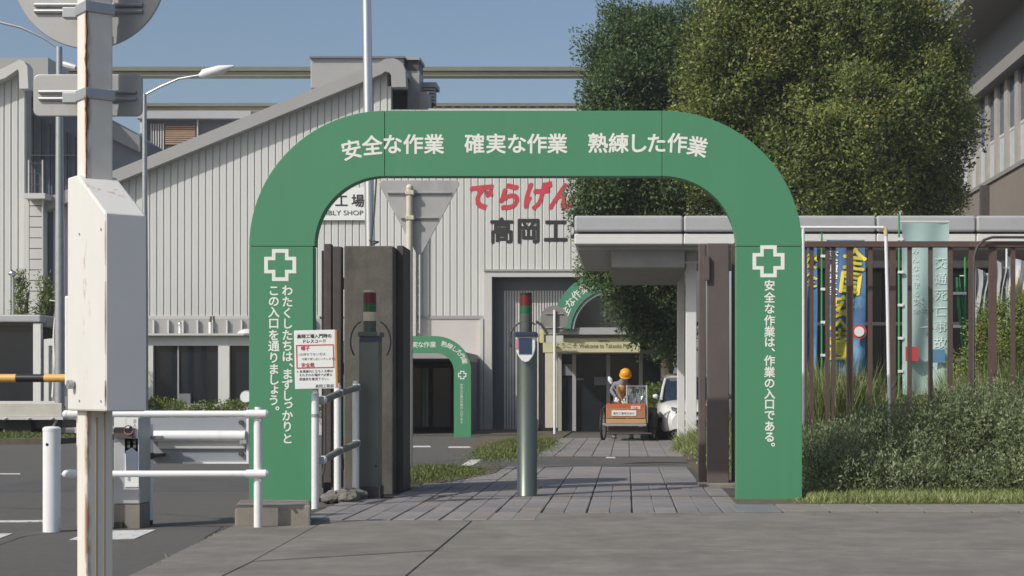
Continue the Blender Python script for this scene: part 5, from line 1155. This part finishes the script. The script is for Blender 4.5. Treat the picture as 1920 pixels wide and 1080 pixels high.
MB().tube([(PX(1141, 36.5), 36.5, PZ(706, 36.5)), (PX(1144, 36.5), 36.5, PZ(712, 36.5)), (PX(1147, 36.5), 36.5, PZ(719, 36.5))], [.02, .055, .03], 8).build('head', M_white, br_, smooth=True)

# ---------------------------------------------------------------- white car
cr_ = thing('white_car', (1.9, 37.5, 0), 'white car with its nose showing beside the walkway column', 'car')
fw = Vector((.03, -1, 0)).normalized(); sdv = Vector((fw.y, -fw.x, 0))  # forward, and the car's right-hand side
if sdv.x < 0: pass
org_c = Vector((1.50, 37.65, 0))
def cp(l, s_, z_): p = org_c+fw*l+sdv*s_; return (p.x, p.y, z_)
def loft(secs, closed=True):
    n = len(secs[0]); vs = [cp(*p) for s_ in secs for p in s_]; f = []
    for i in range(len(secs)-1):
        for j in range(n-1): f.append((i*n+j, i*n+j+1, (i+1)*n+j+1, (i+1)*n+j))
    f += [tuple(range(n)), tuple(range(len(secs)*n-1, (len(secs)-1)*n-1, -1))]
    return MB().add(vs, f)
def sec(l, w_, zb, zt, sh): # half widths w_, shoulder height fraction
    zs = zb+(zt-zb)*sh
    return [(l, -w_*.88, zb), (l, -w_, zb+.12), (l, -w_*1.0, zs), (l, -w_*.86, zt-.02), (l, -w_*.4, zt+.015), (l, w_*.4, zt+.015), (l, w_*.86, zt-.02), (l, w_*1.0, zs), (l, w_, zb+.12), (l, w_*.88, zb)]
body = loft([sec(-2.0, .70, .32, .80, .6), sec(-1.8, .82, .22, .95, .7), sec(-1.0, .85, .20, .98, .75), sec(.4, .85, .20, .98, .75), sec(1.1, .85, .20, .93, .72), sec(1.65, .82, .20, .84, .7), sec(1.9, .72, .22, .74, .65), sec(2.03, .55, .28, .62, .6)])
bo = body.build('body', M_car, cr_, smooth=50); ss_ = bo.modifiers.new('s', 'SUBSURF'); ss_.levels = 1; ss_.render_levels = 2
def sec2(l, w_, w2, zb, zt): return [(l, -w_, zb), (l, -w2, zt-.05), (l, -w2*.8, zt), (l, w2*.8, zt), (l, w2, zt-.05), (l, w_, zb)]
gh_ = loft([sec2(-1.95, .74, .60, .92, .98), sec2(-1.5, .78, .64, .94, 1.42), sec2(-.4, .79, .67, .94, 1.50), sec2(.35, .79, .66, .94, 1.44), sec2(1.15, .80, .74, .90, .97)])
gh_.build('windscreen_glass', mat('car_glass', (.03, .045, .075), .05, spec=.9), cr_, smooth=40)
rf = loft([[(-1.5, -.63, 1.38), (-1.5, -.5, 1.425), (-1.5, .5, 1.425), (-1.5, .61, 1.395)], [(-.4, -.68, 1.44), (-.4, -.5, 1.54), (-.4, .5, 1.54), (-.4, .68, 1.44)], [(.35, -.67, 1.37), (.35, -.5, 1.47), (.35, .5, 1.47), (.35, .67, 1.37)]])
rf.build('roof', M_car, cr_, smooth=50)
for s_ in (-1, 1):
    MB().tube([cp(.35, s_*.61, 1.40), cp(.8, s_*.69, 1.18), cp(1.2, s_*.75, .95)], .035, 8).build('pillar', M_car, cr_, smooth=True)
    MB().tube([cp(-.4, s_*.64, 1.45), cp(-.45, s_*.78, .96)], .03, 8).build('pillar', M_black, cr_, smooth=True)
    lo_ = loft([[(1.93, s_*.56, .70), (1.90, s_*.56, .74), (1.86, s_*.56, .77)], [(2.03, s_*.30, .55), (2.03, s_*.28, .66), (2.0, s_*.28, .72)]]); lo_.build('headlight', mat('lamp_glass', (.10, .11, .12), .08, spec=.9), cr_, smooth=True)
    MB().ball(cp(1.99, s_*.38, .66), .05, 10).build('headlight_lens', M_chrome, cr_, smooth=True)
    mb_ = MB().ball(cp(.85, s_*.86, 1.0), .07, 10, .8); mb_.build('mirror', M_car, cr_, smooth=True)
    for l in (1.25, -1.35):
        a = Vector(cp(l, s_*.62, .31)); MB().tube([a, Vector(cp(l, s_*.84, .31))], .31, 28).build('wheel', M_rubber, cr_); MB().tube([Vector(cp(l, s_*.845, .31)), Vector(cp(l, s_*.855, .31))], .20, 20).build('hubcap', M_galv, cr_)
    loft([[(1.66, s_*.84, .40), (1.66, s_*.84, .53)], [(1.94, s_*.64, .40), (1.94, s_*.64, .53)]]).build('side_intake', M_black, cr_)
gr_ = loft([[(2.02, -.42, .34), (2.05, -.40, .48)], [(2.05, 0, .34), (2.08, 0, .48)], [(2.02, .42, .34), (2.05, .40, .48)]]); gr_.build('grille', M_black, cr_)
gr_ = loft([[(1.99, -.50, .60), (2.03, -.46, .66)], [(2.07, 0, .60), (2.05, 0, .66)], [(1.99, .50, .60), (2.03, .46, .66)]]); gr_.build('upper_grille', M_black, cr_)

# ---------------------------------------------------------------- foreground post
n1 = Vector((-.788, -.616, 0)); n2 = Vector((.616, -.788, 0))   # lit face normal, shaded face normal
DP_ = 6.45; pc = Vector((PX(178, DP_), DP_, 0))
fpst = thing('sign_post', (pc.x, pc.y, 0), 'rust-streaked white square post in the left foreground with a tall box', 'post')
hs = .054
mb = MB().obox(pc, n2, -n1, hs, hs, 0, 3.6); mb.build('post', M_pole, fpst, bevel=.006)
# weld bead / rust seam on the near edge
edge = pc+n1*hs+n2*hs
rb_ = MB(); rn = random.Random(9); zc = 1.9
while zc < 2.65:
    h_ = rn.uniform(.03, .09); wv = rn.uniform(.003, .009); rb_.tube([edge+Vector((0, 0, zc)), edge+Vector((rn.uniform(-.003, .003), 0, zc+h_*.5)), edge+Vector((0, 0, zc+h_))], [wv*.5, wv, wv*.5], 5); zc += h_*.85
rb_.build('rust_seam', M_rust, fpst, smooth=True)
for x_, z0, z1, r_ in ((.012, .2, 1.0, .004), (-.02, .0, 1.02, .003)):
    q = pc+n2*(hs+.0005)+n1*x_; MB().obox(q, n2, n1, .0008, r_, z0, z1).build('rust_streak', mat('rust_pale', (.50, .37, .24), .9), fpst)
# box: extends along n2 in front of the post
w2_ = .081
zlo, zhi, zfr = 1.025, 1.966, 1.787
cb_ = pc+n1*.062
back = -.085; front = .34
side = [(back, zlo), (front, zlo), (front, zfr), (.03, zhi), (back, zhi)]
vs = []
for s_ in (1, -1):
    for l, z_ in side: p = pc+n1*.001+n2*l+n1*(w2_*s_+.0); vs.append((p.x, p.y, z_))
f = [(0, 1, 2, 3, 4), (9, 8, 7, 6, 5)]+[((i+1) % 5, i, i+5, (i+1) % 5+5) for i in range(5)]
bx = MB().add(vs, f).build('box_body', M_box, fpst, bevel=.008)
fr_ = pc+n2*(front+.002); MB().obox(fr_, n2, n1, .0025, w2_-.004, zlo+.004, zfr-.004).build('box_front_cover', M_box_shaded, fpst)
ce = pc+n2*front+n1*(w2_+.001)
for z0_, z1_, r_ in ((zlo+.02, zlo+.12, .0022), (zlo+.22, zlo+.5, .0014), (zlo+.56, zfr-.03, .0011)):
    MB().tube([ce+Vector((0, 0, z0_)), ce+Vector((0, 0, (z0_+z1_)/2)), ce+Vector((0, 0, z1_))], [r_*.4, r_, r_*.5], 6).build('rust_edge', M_rust, fpst)
for l_ in (.06, .30):
    for z_ in (zlo+.04, zfr-.06): q = pc+n2*l_+n1*(w2_+.0005); MB().tube([q+Vector((0, 0, z_)), q+n1*.004+Vector((0, 0, z_))], .005, 10).build('screw', M_galv, fpst)
# small side box and hook
q = pc-n2*.10+n1*.0; q2 = pc+n1*.10-n2*.06; 
MB().obox(Vector((PX(134, 6.5), 6.55, 0)), Vector((1, 0, 0)), Vector((0, 1, 0)), .025, .06, PZ(723, 6.5), PZ(555, 6.5)).build('side_box', M_white, fpst, bevel=.006)
MB().tube([pc+n1*.09+n2*.0+Vector((0, 0, 1.13)), pc+n1*.11+n2*.0+Vector((0, 0, 1.13))], .018, 12).build('bolt', M_galv, fpst, smooth=True)
# bands
for zc in (PZ(176, 6.4), PZ(14, 6.4)):
    mb = MB().obox(pc, n2, -n1, hs+.006, hs+.006, zc-.022, zc+.022); mb.build('steel_band', M_galv, fpst, bevel=.003)
    MB().box(PX(118, 6.5), PX(160, 6.5), 6.49, 6.53, zc-.02, zc+.024).build('bracket', M_galv, fpst, bevel=.004)
DB = 6.57
rsn = thing('sign_plate', (PX(165, DB), DB, PZ(218, DB)), 'back of a small rounded rectangular sign banded to the rusty post', 'sign')
def rrect(x0, x1, y0, y1, r):
    return [p for c, a in (((x1-r, y0+r), 90), ((x1-r, y1-r), 0), ((x0+r, y1-r), -90), ((x0+r, y0+r), -180)) for p in [(c[0]+r*math.cos(R(a-90*i/5)), c[1]-r*math.sin(R(a-90*i/5))) for i in range(6)]]
MB().prism([(PX(x, DB), PZ(y, DB)) for x, y in rrect(62, 267, 139, 218, 12)], DB, DB+.012).build('plate', M_signback, rsn, bevel=.004)
for y in (173, 186): MB().tube([(PX(74, DB), DB-.006, PZ(y, DB)), (PX(256, DB), DB-.006, PZ(y, DB))], .008, 8).build('channel', M_galv, rsn)
ms = thing('round_sign', (PX(167, DB), DB, PZ(92, DB)), 'back of a large round sign disc at the top of the rusty post', 'sign')
MB().disc((PX(167, DB), DB, PZ(-52, DB)), (0, 1, 0), .315, .012, 64).build('plate', M_signback, ms, bevel=.004)
for y in (10, 22): MB().tube([(PX(66, DB), DB-.006, PZ(y, DB)), (PX(268, DB), DB-.006, PZ(y, DB))], .009, 8).build('channel', M_galv, ms)
# barrier arm
ba = thing('boom_barrier', (PX(60, 7.3), 7.3, PZ(709, 7.3)), 'yellow and black barrier arm ending behind the rusty post', 'barrier arm')
D = 7.25
for a, b, m_ in ((-140, -72, M_yellow), (-72, -20, M_black), (-20, 31, M_yellow), (31, 84, M_black), (84, 140, M_yellow)):
    MB().tube([(PX(a, D), D, PZ(709, D)), (PX(b, D), D, PZ(709, D))], .0185, 20).build('band', m_, ba, smooth=True)
